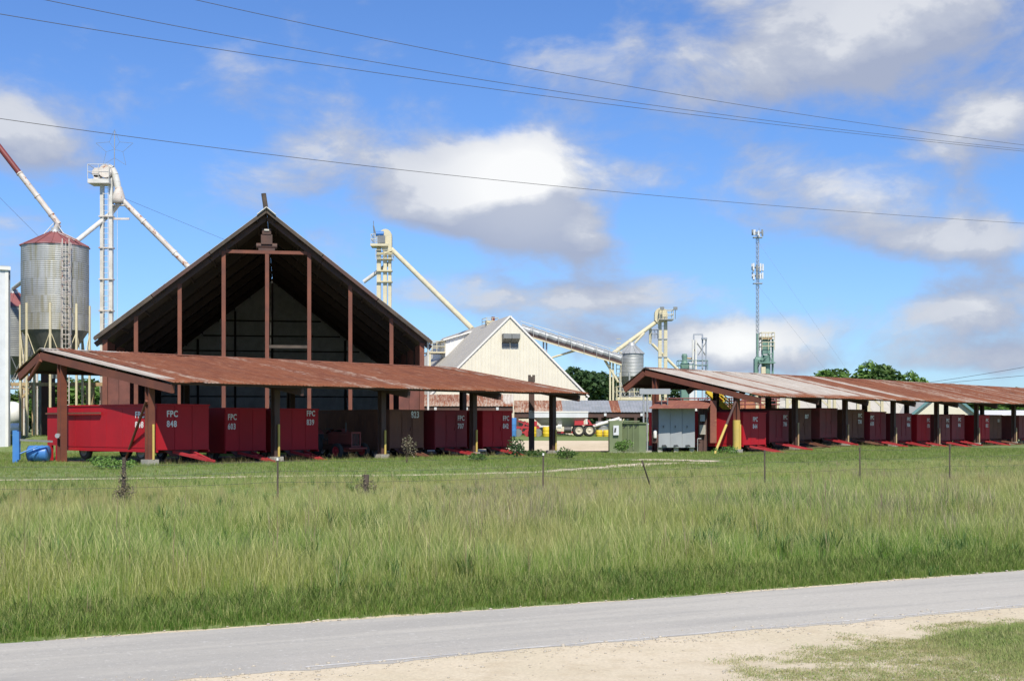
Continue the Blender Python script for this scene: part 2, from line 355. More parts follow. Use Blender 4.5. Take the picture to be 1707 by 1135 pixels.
M['lot'] = ground_mat('sandy_lot', [(.57, .48, .34), (.63, .53, .39), (.50, .41, .28)], .2, 1.1, .2)
M['soil'] = ground_mat('shed_soil', [(.13, .095, .06), (.17, .12, .07), (.10, .08, .04)])
M['soil2'] = ground_mat('bank_soil', [(.045, .06, .02), (.06, .075, .025), (.07, .065, .03)])

def pq(p, q): return RD.x * p + RN.x * q, RD.y * p + RN.y * q
def sheet(name, mat, P, Q, dz, kind='structure', qf=None):
    """strip in road coordinates that follows the ground"""
    v = []; f = []
    for j, q in enumerate(Q):
        for p in P:
            x, y = pq(p, q if qf is None else qf(p, q, j, len(Q))); v.append((x, y, g1(x, y) + dz))
    n = len(P)
    for j in range(len(Q) - 1):
        for i in range(n - 1): f.append((j * n + i, j * n + i + 1, (j + 1) * n + i + 1, (j + 1) * n + i))
    me = bpy.data.meshes.new(name); me.from_pydata(v, [], f); me.polygons.foreach_set('use_smooth', [True] * len(f)); me.materials.append(mat); me.update()
    o = bpy.data.objects.new(name, me); COL.objects.link(o); o['kind'] = kind; return o
Pg = list(np.concatenate([np.arange(-2600, -120, 140), np.arange(-120, 200, 3.0), np.arange(200, 3200, 160)]))
Qg = [-600, -200, -60, -20, -8, 2, 5, 9.5, 11.5, 13.5, 15, 17, 20, 21.5, 24, 27, 30, 35, 40, 45, 50] + list(np.arange(53, 150, 2.5)) + list(np.arange(150, 300, 12)) + [350, 450, 650, 1000, 1600, 2600, 4000]
sheet('ground', M['turf'], Pg, Qg, 0)

def road_mat():
    m, N, L, B = nodes('chip_seal'); tc = N.new('ShaderNodeTexCoord'); v = tc.outputs['Object']
    rot = N.new('ShaderNodeMapping'); rot.inputs['Rotation'].default_value = (0, 0, -math.atan2(RD.y, RD.x)); L.new(v, rot.inputs[0]); w = rot.outputs[0]
    st = noise(N, L, w, 1.6, 4, .55, (.06, 1, 1))
    c = mixc(N, L, ramp(N, L, st, .38, .66), (.46, .432, .37), (.375, .355, .31))
    c = mixc(N, L, ramp(N, L, noise(N, L, w, .7, 5, .6, (.4, 1, 1)), .45, .8), c, (.44, .41, .355))
    sp = noise(N, L, v, 34, 3, .8)
    c = mixc(N, L, ramp(N, L, sp, .56, .72), c, (.55, .535, .50)); c = mixc(N, L, ramp(N, L, noise(N, L, v, 41, 3, .8), .60, .72), c, (.22, .215, .205))
    crack = N.new('ShaderNodeTexVoronoi'); crack.feature = 'DISTANCE_TO_EDGE'; crack.inputs['Scale'].default_value = .35
    nv = N.new('ShaderNodeTexNoise'); nv.inputs['Scale'].default_value = 2.2; L.new(v, nv.inputs['Vector'])
    av = N.new('ShaderNodeVectorMath'); av.operation = 'MULTIPLY_ADD'; av.inputs[1].default_value = (.5, .5, .5); L.new(nv.outputs[1], av.inputs[0]); L.new(v, av.inputs[2]); L.new(av.outputs[0], crack.inputs['Vector'])
    c = mixc(N, L, ramp(N, L, noise(N, L, v, 12, 5, .8), .53, .72), c, (.30, .29, .265)); c = mixc(N, L, ramp(N, L, noise(N, L, w, .45, 5, .7, (.25, 1, 1)), .52, .75), c, (.33, .315, .28)); c = mixc(N, L, ramp(N, L, noise(N, L, v, 11, 5, .75), .56, .72), c, (.55, .53, .48))
    L.new(c, B.inputs['Base Color']); B.inputs['Roughness'].default_value = .9; bump(N, L, B, sp, .5, .008); return m
M['road'] = road_mat()
Pr = list(np.arange(-40, 90, .2))
wob = {}
def edge(p, seed, amp):
    return amp * (math.sin(p * 1.7 + seed) * .4 + math.sin(p * .61 + seed * 2) * .6 + math.sin(p * 5.3 + seed * 3) * .25)
QN, QF = 15.55, 19.15
def bend(p): return 0.0022 * (p - 10) ** 2 * (1 if p > 10 else .35)
def qroad(p, q, j, n): return q + bend(p) + (edge(p, 1, .11) + .05 * math.sin(p * 9.1) * math.sin(p * 2.3) if j == 0 else edge(p, 4, .04) if j == n - 1 else 0)
sheet('sand_verge', M['sand'], Pr, [QF - .3, QF + .16], .004, qf=lambda p, q, j, n: q + bend(p) + (edge(p, 8, .10) if j == n - 1 else 0))
sheet('sand_shoulder', M['sand'], list(np.arange(-30, 60, .5)), [6.0, 8, 9.5, 11.5, 13.5, 15, 16.0], .010, qf=lambda p, q, j, n: q + bend(p))
sheet('road', M['road'], Pr, [QN, 16.5, 17.4, 18.3, QF], .0125, qf=qroad)
M['edge_paint'] = paint('worn_edge_line', (.62, .60, .55), (.46, .44, .40), fine=.2)
sheet('road_edge_line', M['edge_paint'], list(np.arange(5, 60, .6)), [QN + .10, QN + .17], .0155, qf=lambda p, q, j, n: q + bend(p) + edge(p, 1, .02))

def strip(name, mat, pts, widths, dz):
    """track along ground points"""
    v = []; f = []
    for i, ((x, y), w) in enumerate(zip(pts, widths)):
        a = Vector(pts[min(i + 1, len(pts) - 1)]) - Vector(pts[max(i - 1, 0)]); n = Vector((-a.y, a.x)).normalized()
        for k in (-1, -.4, .4, 1):
            q = Vector((x, y)) + n * (w * k / 2 * (1 + .3 * random.uniform(-1, 1))); v.append((q.x, q.y, g1(q.x, q.y) + dz))
    for i in range(len(pts) - 1):
        for k in range(3): f.append((i * 4 + k, i * 4 + k + 1, i * 4 + 5 + k, i * 4 + 4 + k))
    me = bpy.data.meshes.new(name); me.from_pydata(v, [], f); me.materials.append(mat); me.update()
    o = bpy.data.objects.new(name, me); COL.objects.link(o); o['kind'] = 'structure'; return o
def gpt(u, v):
    """ground point seen at a photo pixel (iterated on the ground height)"""
    Y = np.arange(9, 300, .05); x = ux(u, Y); i = int(np.argmax(vz(v, Y) <= gz(x, Y))); return (float(x[i]), float(Y[i]))
tr = [(-40, 801), (120, 799), (300, 797), (480, 794), (620, 793), (760, 791), (900, 787), (1000, 780), (1060, 775), (1120, 772), (1190, 771)]
def dense(pts, n=6):
    out = []
    for a, b in zip(pts[:-1], pts[1:]):
        for k in range(n): out.append((a[0] + (b[0] - a[0]) * k / n, a[1] + (b[1] - a[1]) * k / n))
    return out + [pts[-1]]
TRK = [gpt(u, v) for u, v in dense(tr)]
TW = [.45 if i < 14 else .8 + .5 * abs(math.sin(i * .7)) * (.3 if i < 45 else 1.6) for i in range(len(TRK))]; TW[-1] = .1; TW[-2] = .5
strip('sandy_track', M['lot'], TRK, TW, .012)
PATCH = [gpt(u, v) for u, v in dense([(1050, 767), (1100, 767), (1160, 768), (1190, 770)])]
strip('sandy_patch', M['lot'], PATCH, [.4, 1.6, 2.8, 3.2, 3.4, 3.3, 3, 2.7, 2.6, 2.4, 2.5, 2.2, 2, 1.8, 1.5, 1.2, .9, .5, .2], .016)
def poly_ground(name, mat, pix, dz, n=10):
    a, b, c, d = [Vector(gpt(*p)) for p in pix]; v = []; f = []
    for i in range(n + 1):
        for j in range(n + 1):
            p = (a.lerp(b, i / n)).lerp(d.lerp(c, i / n), j / n); v.append((p.x, p.y, g1(p.x, p.y) + dz))
    for i in range(n):
        for j in range(n): k = i * (n + 1) + j; f.append((k, k + 1, k + n + 2, k + n + 1))
    me = bpy.data.meshes.new(name); me.from_pydata(v, [], f); me.materials.append(mat); me.update()
    o = bpy.data.objects.new(name, me); COL.objects.link(o); o['kind'] = 'structure'; return o
poly_ground('sand_lot', M['lot'], [(640, 754), (1090, 753), (1030, 736), (700, 736)], .07, 40)

# ------------------------------------------------------------------ open sided sheds
S, T = Vector((.6627, .7489)), Vector((-.7489, .6627)); SH_ROT = math.atan2(S.y, S.x)

def corr_mesh(name, w, length, pitch, amp=.045, thick=.004):
    n = int(round(w / pitch)); v = []; f = []; xs = []
    for i in range(n):
        for k, h in ((0, 0), (.38, 0), (.44, amp), (.56, amp), (.62, 0)): xs.append(((i + k) * pitch, h))
    xs.append((w + .03, 0))
    for x, h in xs: v += [(x, 0, h), (x, length, h), (x, 0, h - thick), (x, length, h - thick)]
    for i in range(len(xs) - 1):
        a, b = i * 4, i * 4 + 4
        f += [(a, b, b + 1, a + 1), (a + 2, a + 3, b + 3, b + 2), (a, a + 2, b + 2, b), (a + 1, b + 1, b + 3, a + 3)]
    me = bpy.data.meshes.new(name); me.from_pydata(v, [], f); me.update(); return me

def shed(name, label, org, s_end, posts, ridge, eave, rear, w, roofmat, post2, s0=-.3, guard_first=False):
    t = thing(name, label, 'shed', (org.x, org.y, 0), SH_ROT)
    (tr_, zr), (te, ze), (tb, zb) = ridge, eave, rear
    fl = math.hypot(tr_ - te, zr - ze); bl = math.hypot(tb - tr_, zr - zb)
    fa, ba = math.atan2(zr - ze, tr_ - te), math.atan2(zr - zb, tb - tr_)
    fm, bm_ = corr_mesh('roof_sheet', w, fl, w / 4), corr_mesh('rear_sheet', w, bl, w / 4)
    n = int((s_end - s0) / w)
    for i in range(n):
        x = s0 + i * w; mat = roofmat(i, n)
        dy = random.uniform(-.05, .05)
        inst('roof_sheet', fm, mat, t, (x, te + dy * math.cos(fa), ze + dy * math.sin(fa) + random.uniform(-.012, .012) + (i % 2) * .006), (fa + random.uniform(-.003, .003), random.uniform(-.012, .012), random.uniform(-.003, .003)))
        inst('roof_sheet', bm_, mat, t, (x + w, tb, zb + (i % 2) * .006), (ba, 0, math.pi))
    xe = s0 + n * w
    MB().beam(((s0 + xe) / 2, te + .06, ze - .03), ((s0 + xe) / 2, tr_, zr - .04), xe - s0 - .06, .012, (0, -math.sin(fa), math.cos(fa))).build('roof_shade_sheet', M['under'], t)  # dark sheets added under both slopes to make the shade near black
    MB().beam(((s0 + xe) / 2, tr_ + .02, zr - .05), ((s0 + xe) / 2, tb - .05, zb - .03), xe - s0 - .06, .012, (0, math.sin(ba), math.cos(ba))).build('roof_shade_sheet', M['under'], t)
    # ridge cap, one length per six sheets
    L6 = (xe - s0) / max(1, round(n / 6))
    for k in range(max(1, round(n / 6))):
        b = MB(); a0, a1 = s0 + k * L6, s0 + (k + 1) * L6 - .02
        for sgn, ang in ((-1, fa), (1, ba)):
            b.beam((a0, tr_ + sgn * .16 * math.cos(ang), zr - .16 * math.sin(ang) + .045), (a1, tr_ + sgn * .16 * math.cos(ang), zr - .16 * math.sin(ang) + .045), .33, .012, (0, sgn * math.sin(ang), math.cos(ang)))
        b.build('ridge_cap', roofmat(int(k * 6), n), t)
    # purlins
    for k in range(6):
        y = te + .25 + (tr_ - te - .4) * k / 5; z = ze + (y - te) * math.tan(fa) - .075
        MB().bx(s0 + .05, xe - .05, y - .03, y + .03, z - .06, z + .055).build('purlin', M['brown_steel'], t)
    for k in range(2):
        y = tr_ + .35 + (tb - tr_ - .6) * k; z = zr - (y - tr_) * math.tan(ba) - .075
        MB().bx(s0 + .05, xe - .05, y - .03, y + .03, z - .06, z + .055).build('purlin', M['brown_steel'], t)
    # rafters and posts
    for i, s in enumerate(posts):
        mt = M['red_steel'] if i == 0 else M['brown_steel']
        if i == 0: xs = s0 + .12
        else: xs = s
        e0 = te + .22; hh = .34
        MB().beam((xs, e0, ze + (e0 - te) * math.tan(fa) - .15 - hh / 2), (xs, tr_ + .05, zr - .15 - hh / 2), .16, hh).build('rafter', mt, t)
        MB().beam((xs, tr_ + .1, zr - .17 - hh / 2), (xs, tb - .2, zb + .2 * math.tan(ba) - .15 - hh / 2), .16, hh).build('rafter', mt, t)
        zt = ze + (0 - te) * math.tan(fa) - .42
        gx, gy = (org + S * s).x, (org + S * s).y; z0 = g1(gx, gy)
        p = MB(); p.bx(s - .15, s + .15, -.15, -.11, z0, zt).bx(s - .15, s + .15, .11, .15, z0, zt).bx(s - .06, s + .06, -.11, .11, z0, zt).build('post', mt, t)
        if post2:
            z2 = (ze + (post2 - te) * math.tan(fa) if post2 < tr_ else zr) - .42
            q = org + S * s + T * post2; zz = g1(q.x, q.y)
            MB().bx(s - .16, s + .16, post2 - .16, post2 - .11, zz, z2).bx(s - .16, s + .16, post2 + .11, post2 + .16, zz, z2).bx(s - .05, s + .05, post2 - .11, post2 + .11, zz, z2).build('post', mt, t)
        MB().prism([(s - .27, -.27), (s + .27, -.27), (s + .27, .27), (s - .27, .27)], 'z', z0 - .1, z0 + .24).build('footing', M['concrete'], t)
        if i or guard_first is None or True:
            g = MB().tube((s + .02, -.24, z0 + .24), (s + .02, -.24, z0 + (1.75 if i < 2 else 1.45)), .055, n=10)
            g.build('guard_pipe', M['yellow'] if w < .9 or i == 0 else M['tan'], t)
    return t

PL = Vector((-15.53, 56.6)); PR = Vector((13.65, 80.2))
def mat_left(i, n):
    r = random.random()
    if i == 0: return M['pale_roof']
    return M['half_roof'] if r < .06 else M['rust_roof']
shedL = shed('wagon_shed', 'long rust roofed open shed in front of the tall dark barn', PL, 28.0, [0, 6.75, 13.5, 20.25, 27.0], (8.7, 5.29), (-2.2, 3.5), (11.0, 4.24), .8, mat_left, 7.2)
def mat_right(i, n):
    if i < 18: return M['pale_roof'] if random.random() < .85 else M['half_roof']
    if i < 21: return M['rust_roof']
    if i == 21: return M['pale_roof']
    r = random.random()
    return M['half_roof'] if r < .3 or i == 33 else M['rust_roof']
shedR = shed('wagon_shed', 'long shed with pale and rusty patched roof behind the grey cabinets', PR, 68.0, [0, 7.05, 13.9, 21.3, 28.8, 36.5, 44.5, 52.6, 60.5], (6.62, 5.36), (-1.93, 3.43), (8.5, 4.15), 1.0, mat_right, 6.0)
# leaning pipe braces at the two near corners
zb = g1(PL.x, PL.y)
def loc_(org, u, v):
    x, y = gpt(u, v); d = Vector((x, y)) - org; return (d.dot(S), d.dot(T), g1(x, y))
MB().tube((-.2, -.05, 2.75), loc_(PL, 207, 772), .06, n=10).build('brace', M['red_steel'], shedL)
MB().tube((-.3, 9.7, 3.85), (-.3, 8.6, 4.75), .09, n=8).build('brace', M['red_steel'], shedL)
ba_, bb_ = Vector((-.2, -.05, 3.1)), Vector(loc_(PR, 1191, 757)); bm2 = ba_.lerp(bb_, .45)
MB().tube(ba_, bm2, .075, n=10).build('brace', M['brown_steel'], shedR)
MB().tube(bm2, bb_, .078, n=10).build('brace', M['yellow'], shedR)
MB().tube((0, -.0, .05), (0, 0, 2.0), .23, n=16).build('guard_sleeve', M['yellow'], shedR)
MB().tube((-.21, 7.15, 1.22), (-.33, 7.05, 1.22), .11, n=14).build('meter', M['galv'], shedL)

def floor_under(name, org, s0, s1, t0, t1):
    v = []; f = []; ns, nt = int((s1 - s0) / 1.5), 8
    for i in range(ns + 1):
        for j in range(nt + 1):
            p = org + S * (s0 + (s1 - s0) * i / ns) + T * (t0 + (t1 - t0) * j / nt + (random.uniform(-.25, .25) if j in (0, nt) else 0)); v.append((p.x, p.y, g1(p.x, p.y) + .02))
    for i in range(ns):
        for j in range(nt): k = i * (nt + 1) + j; f.append((k, k + 1, k + nt + 2, k + nt + 1))
    me = bpy.data.meshes.new(name); me.from_pydata(v, [], f); me.materials.append(M['soil']); me.update()
    o = bpy.data.objects.new(name, me); COL.objects.link(o); o['kind'] = 'structure'
def flat_floor(name, mat, pts, z):
    me = bpy.data.meshes.new(name); me.from_pydata([(p[0], p[1], z) for p in pts], [], [tuple(range(len(pts)))]); me.materials.append(mat); me.update()
    o = bpy.data.objects.new(name, me); COL.objects.link(o); o['kind'] = 'structure'
floor_under('shed_soil', PL, .3, 27.6, -.6, 10); floor_under('shed_soil', PR, .3, 67, -.6, 8)

# ------------------------------------------------------------------ wagons
WL, WW = 7.0, 2.5; ZB, ZT = .50, 2.45
txt_cache = {}
def text_mesh(s, size):
    if s in txt_cache: return txt_cache[s]
    c = bpy.data.curves.new('lettering', 'FONT'); c.body = s; c.size = size; c.extrude = .003; c.offset = .010; c.space_character = 1.12; c.resolution_u = 3
    o = bpy.data.objects.new('lettering_source', c); COL.objects.link(o)
    dg = bpy.context.evaluated_depsgraph_get(); me = bpy.data.meshes.new_from_object(o.evaluated_get(dg)); me.name = 'lettering'
    me.materials.clear(); bpy.data.objects.remove(o); txt_cache[s] = me; return me
def wm():
    W = {}
    h = WW / 2
    b = MB(); b.bx(-WL, 0, -h, -h + .05, ZB, ZT).bx(-WL, 0, h - .05, h, ZB, ZT).bx(-WL, -WL + .05, -h + .05, h - .05, ZB, ZT).bx(-.05, 0, -h + .05, h - .05, ZB, ZT).bx(-WL + .05, -.05, -h + .05, h - .05, ZB, ZB + .3)
    W['box'] = b.mesh('box')
    ew = WW / 3
    W['end_panel'] = MB().bx(.002, .022, -ew / 2 + .012, ew / 2 - .012, ZB + .02, ZT - .01).mesh('end_panel')
    sw = WL / 6
    W['side_panel'] = MB().bx(-sw / 2 + .008, sw / 2 - .008, -.018, -.002, ZB + .10, ZT - .14).mesh('side_panel')
    W['top_rail'] = MB().bx(-WL - .03, .05, -h - .035, -h + .04, ZT + .002, ZT + .07).bx(-WL - .03, .05, h - .04, h + .035, ZT + .002, ZT + .07).bx(.0, .05, -h + .04, h - .04, ZT + .002, ZT + .07).bx(-WL - .03, -WL + .05, -h + .04, h - .04, ZT + .002, ZT + .07).mesh('top_rail')
    W['sill'] = MB().bx(-WL, .03, -h - .03, -h + .05, ZB - .09, ZB - .004).bx(-WL, .03, h - .05, h + .03, ZB - .09, ZB - .004).mesh('sill')
    c = MB(); c.bx(-WL + .3, -.1, -.55, -.43, .38, .49).bx(-WL + .3, -.1, .43, .55, .38, .49)
    for x in (-1.3, -WL + 1.5): c.bx(x - .06, x + .06, -.95, .95, .34, .44)
    c.prism([(-.85, ZB - .01), (.85, ZB - .01), (.45, .22), (-.45, .22)], 'x', -.16, -.08)
    W['chassis'] = c.mesh('chassis')
    W['wheel'] = MB().lathe([(.24, -.10), (.36, -.11), (.40, -.07), (.405, .0), (.40, .07), (.36, .11), (.24, .10)], 20).mesh('wheel')
    W['rim'] = MB().lathe([(.245, -.112), (.225, -.115), (.20, -.085), (.07, -.08), (.06, -.11), (0.001, -.11)], 16).lathe([(.245, .112), (.225, .115), (.20, .085), (.07, .08), (.06, .11), (0.001, .11)], 16).mesh('rim')
    d = MB(); d.beam((-.05, -.42, .42), (1.9, -.04, .10), .10, .12).beam((-.05, .42, .42), (1.9, .04, .10), .10, .12).beam((.7, -.28, .30), (.7, .28, .30), .07, .07).beam((1.85, 0, .11), (2.3, 0, .06), .12, .09)
    W['drawbar'] = d.mesh('drawbar')
    f = MB(); a, z0, z1 = .36, ZB + .28, ZT - .22
    f.bx(.023, .04, -a, -a + .03, z0, z1).bx(.023, .04, a - .03, a, z0, z1).bx(.023, .04, -a + .03, a - .03, z0, z0 + .04).bx(.023, .04, -a + .03, a - .03, z1 - .04, z1).bx(.023, .06, a - .12, a - .06, (z0 + z1) / 2 - .1, (z0 + z1) / 2 + .1)
    W['door_frame'] = f.mesh('door')
    return W
WMESH = wm()
W_ROT = math.atan2(-T.y, -T.x)
def wagon(org, s0, s1, t, kind, l1, l2, label, tx=0.28, door=True, dz=0, tscale=1.0, side=False, grp='wagons parked under the left shed', l0=-.1):
    pos = org + S * ((s0 + s1) / 2) + T * t; z = g1(pos.x, pos.y)
    w = thing('farm_wagon', label, 'wagon', (pos.x, pos.y, z + dz), W_ROT, grp)
    ms = (s1 - s0) / WW; mat = M[kind]
    w.scale = (1, ms, 1)
    inst('box', WMESH['box'], mat, w); inst('top_rail', WMESH['top_rail'], mat, w); inst('sill', WMESH['sill'], mat, w)
    for k in range(3): inst('end_panel', WMESH['end_panel'], mat, w, (0, (k - 1) * WW / 3, 0))
    for k in range(6): inst('side_panel', WMESH['side_panel'], mat, w, (-(k + .5) * WL / 6, -WW / 2, 0))
    inst('chassis', WMESH['chassis'], M['chassis'], w)
    for x in (-1.3, -WL + 1.5):
        for y in (-.98, .98):
            q = inst('wheel', WMESH['wheel'], M['tyre'], w, (x, y, .405), (R(90), 0, 0)); inst('rim', WMESH['rim'], M['rim'], q)
    inst('drawbar', WMESH['drawbar'], M['wagon_brown'] if kind == 'wagon_brown' else M['tongue_red'], w, (0, 0, 0), (0, random.uniform(0, .02), random.uniform(-.12, .12)), (random.uniform(.88, 1.05), 1, 1))
    if door: inst('door', WMESH['door_frame'], mat, w)
    # local y grows to the viewer's right on the end; text plane faces +x
    if l1:
        a = text_mesh(l1, .38)
        inst('lettering', a, M['letter'], w, (.026, -WW / 2 + WW * tx, 2.06 + l0), (R(90), 0, R(90)), (.78 * tscale, tscale, 1))
    if l2:
        b = text_mesh(l2, .38)
        inst('lettering', b, M['letter'], w, (.026, -WW / 2 + WW * tx, 1.62 + l0 + (0 if l1 else .38)), (R(90), 0, R(90)), (.78 * tscale, tscale, 1))
    if side:
        inst('lettering', text_mesh(l1, .38), M['letter'], w, (-1.45, -WW / 2 - .022, 1.92), (R(90), 0, 0), (.95, 1, 1))
        inst('lettering', text_mesh(l2, .38), M['letter'], w, (-1.45, -WW / 2 - .022, 1.48), (R(90), 0, 0), (.95, 1, 1))
    return w
wagon(PL, .5, 3.2, .25, 'wagon_red', 'FPC', '848', 'bright red wagon numbered 848 in the sun at the open end of the shed', .18, False, .12, side=True).scale.x = 1.13
wagon(PL, 5.0, 7.36, 1.5, 'wagon_red', 'FPC', '603', 'dark red wagon numbered 603 between wagons 848 and 839', .06, False)
wagon(PL, 8.1, 10.6, 1.5, 'wagon_red', 'FPC', '839', 'dark red wagon numbered 839 beside the old tractor', .70, False, l0=.1)
wagon(PL, 14.96, 17.45, 1.0, 'wagon_brown', None, '823', 'rusty brown wagon with pale number 823 at its top corner', .62, True, tscale=1.25, l0=.1)
wagon(PL, 18.29, 20.8, 1.0, 'wagon_maroon', 'FPC', '707', 'faded maroon wagon numbered 707 with a door in its end', .70, True)
wagon(PL, 21.63, 24.1, .6, 'wagon_red', 'FPC', '842', 'red wagon numbered 842, last one at the far end of the left shed', .68, True)
GR = 'wagons parked under the right shed'
wr = [(.5, 3.2, 'wagon_red', 'FPC', '844', 'bright red wagon numbered 844 with a sunlit side behind the rusty awning', .42, False),
      (4.83, 7.26, 'wagon_maroon', 'FPC', '786', 'faded maroon wagon standing right beside wagon 844', .72, True),
      (8.27, 10.8, 'wagon_brown', '', '807', 'brown wagon with one pale number, first brown one past the faded maroon wagon', .66, True),
      (11.43, 13.9, 'wagon_dull', '', '', 'dull red brown wagon with no lettering on its end', .5, True),
      (15.75, 18.5, 'wagon_brown', 'FPC', '730', 'dark brown wagon numbered 730 touching the red wagon 618', .66, True),
      (18.8, 21.35, 'wagon_maroon', 'FPC', '618', 'red wagon numbered 618 with lettering at its upper left', .03, True),
      (22.97, 25.6, 'wagon_maroon', 'FPC', '906', 'red wagon left of the cream gable, just before the darker plain red one', .72, True),
      (26.58, 29.0, 'wagon_red', 'FPC', '178', 'darker plain red wagon just left of the dark brown red one', .74, False),
      (30.2, 32.7, 'wagon_dull', 'FPC', '936', 'tall dull brown red wagon under the right slope of the cream gable', .70, True),
      (33.0, 35.5, 'wagon_maroon', 'FPC', '845', 'red wagon mostly hidden behind the tall dull wagon', .5, False),
      (38.0, 40.7, 'wagon_red', 'FPC', '832', 'red wagon after the wide gap near the right end of the shed', .70, True),
      (41.45, 44.1, 'wagon_brown', '', '811', 'light brown wagon near the right end with one pale number', .68, False),
      (47.3, 49.8, 'wagon_dull', '', '', 'dull red wagon cut by the right edge of the picture', .5, True)]
for (a, b, k, l1, l2, lab, tx, dr) in wr:
    wagon(PR, a, b, -.12 if a < 1 else .6 if k != 'wagon_brown' else .9, k, l1, l2, lab, tx, dr, random.uniform(-.03, .06), grp=GR, tscale=1.0)
# upright panel at the rear of wagon 848
p = PL + S * .45 + T * 8.75
o = thing('duct_panel', 'red sheet metal panel standing upright at the rear of wagon 848', 'metal panel', (p.x, p.y, g1(p.x, p.y)), SH_ROT)
MB().bx(-.02, .5, -.4, .55, .75, 2.55).build('panel', M['wagon_red'], o); MB().bx(-.02, .10, -.4, -.2, .0, .745).bx(-.02, .1, .2, .5, .0, .745).build('leg', M['wagon_red'], o)
MB().bx(-.12, -.03, -4.2, .55, 2.22, 2.30).build('rail', M['wagon_brown'], o)

# tractor between wagons 839 and 823
p = PL + S * 12.5 + T * .9
t = thing('old_tractor', 'old dark red tractor parked nose outwards between wagons 839 and 823', 'tractor', (p.x, p.y, g1(p.x, p.y)), W_ROT)
b = MB(); b.bx(-1.75, 0, -.27, .27, .75, 1.25); b.prism([(-.27, 1.25), (.27, 1.25), (.2, 1.36), (-.2, 1.36)], 'x', -1.75, .02); b.build('hood', M['wagon_dull'], t)
g = MB(); g.bx(.025, .09, -.32, -.25, .6, 1.36).bx(.025, .09, .25, .32, .6, 1.36).bx(.025, .09, -.25, .25, 1.28, 1.36).bx(.025, .09, -.25, .25, .6, .68).build('grille_frame', M['wagon_dull'], t)
for k in range(5): MB().bx(.03, .06, -.2 + k * .1 - .012, -.2 + k * .1 + .012, .68, 1.28).build('grille_bar', M['brass'], t)
MB().bx(-2.7, -.1, -.2, .2, .45, .74).build('chassis', M['chassis'], t)
MB().beam((-.35, -.85, .42), (-.35, .85, .42), .1, .12).bx(-.2, .25, -.6, .6, .5, .585).build('front_axle', M['wagon_dull'], t)
for y in (-.88, .88):
    q = inst('wheel', WMESH['wheel'], M['tyre'], t, (-.35, y, .40), (R(90), 0, 0)); inst('rim', WMESH['rim'], M['tongue_red'], q)
    q = inst('wheel', WMESH['wheel'], M['tyre'], t, (-2.3, y * 1.02, .72), (R(90), 0, 0), (1.8, 1.8, 1.9)); inst('rim', WMESH['rim'], M['tongue_red'], q)
    MB().prism([(-3.05, 1.3), (-2.8, 1.52), (-1.9, 1.52), (-1.6, 1.3), (-1.6, 1.26), (-1.9, 1.48), (-2.8, 1.48), (-3.05, 1.26)], 'y', y - .2, y + .2).build('fender', M['wagon_dull'], t)
MB().prism([(-2.75, .95), (-2.2, .95), (-2.2, 1.02), (-2.65, 1.02), (-2.75, 1.4), (-2.82, 1.4)], 'y', -.24, .24).build('seat', M['brass'], t)
MB().tube((-1.75, 0, 1.2), (-2.0, 0, 1.5), .025).lathe([(.19, 1.50), (.21, 1.52), (.19, 1.54), (.17, 1.52), (.19, 1.50)], 18, c=(-2.0, 0)).build('steering_wheel', M['brass'], t)
MB().tube((-.8, .1, 1.30), (-.8, .1, 1.85), .035).build('exhaust', M['brass'], t)
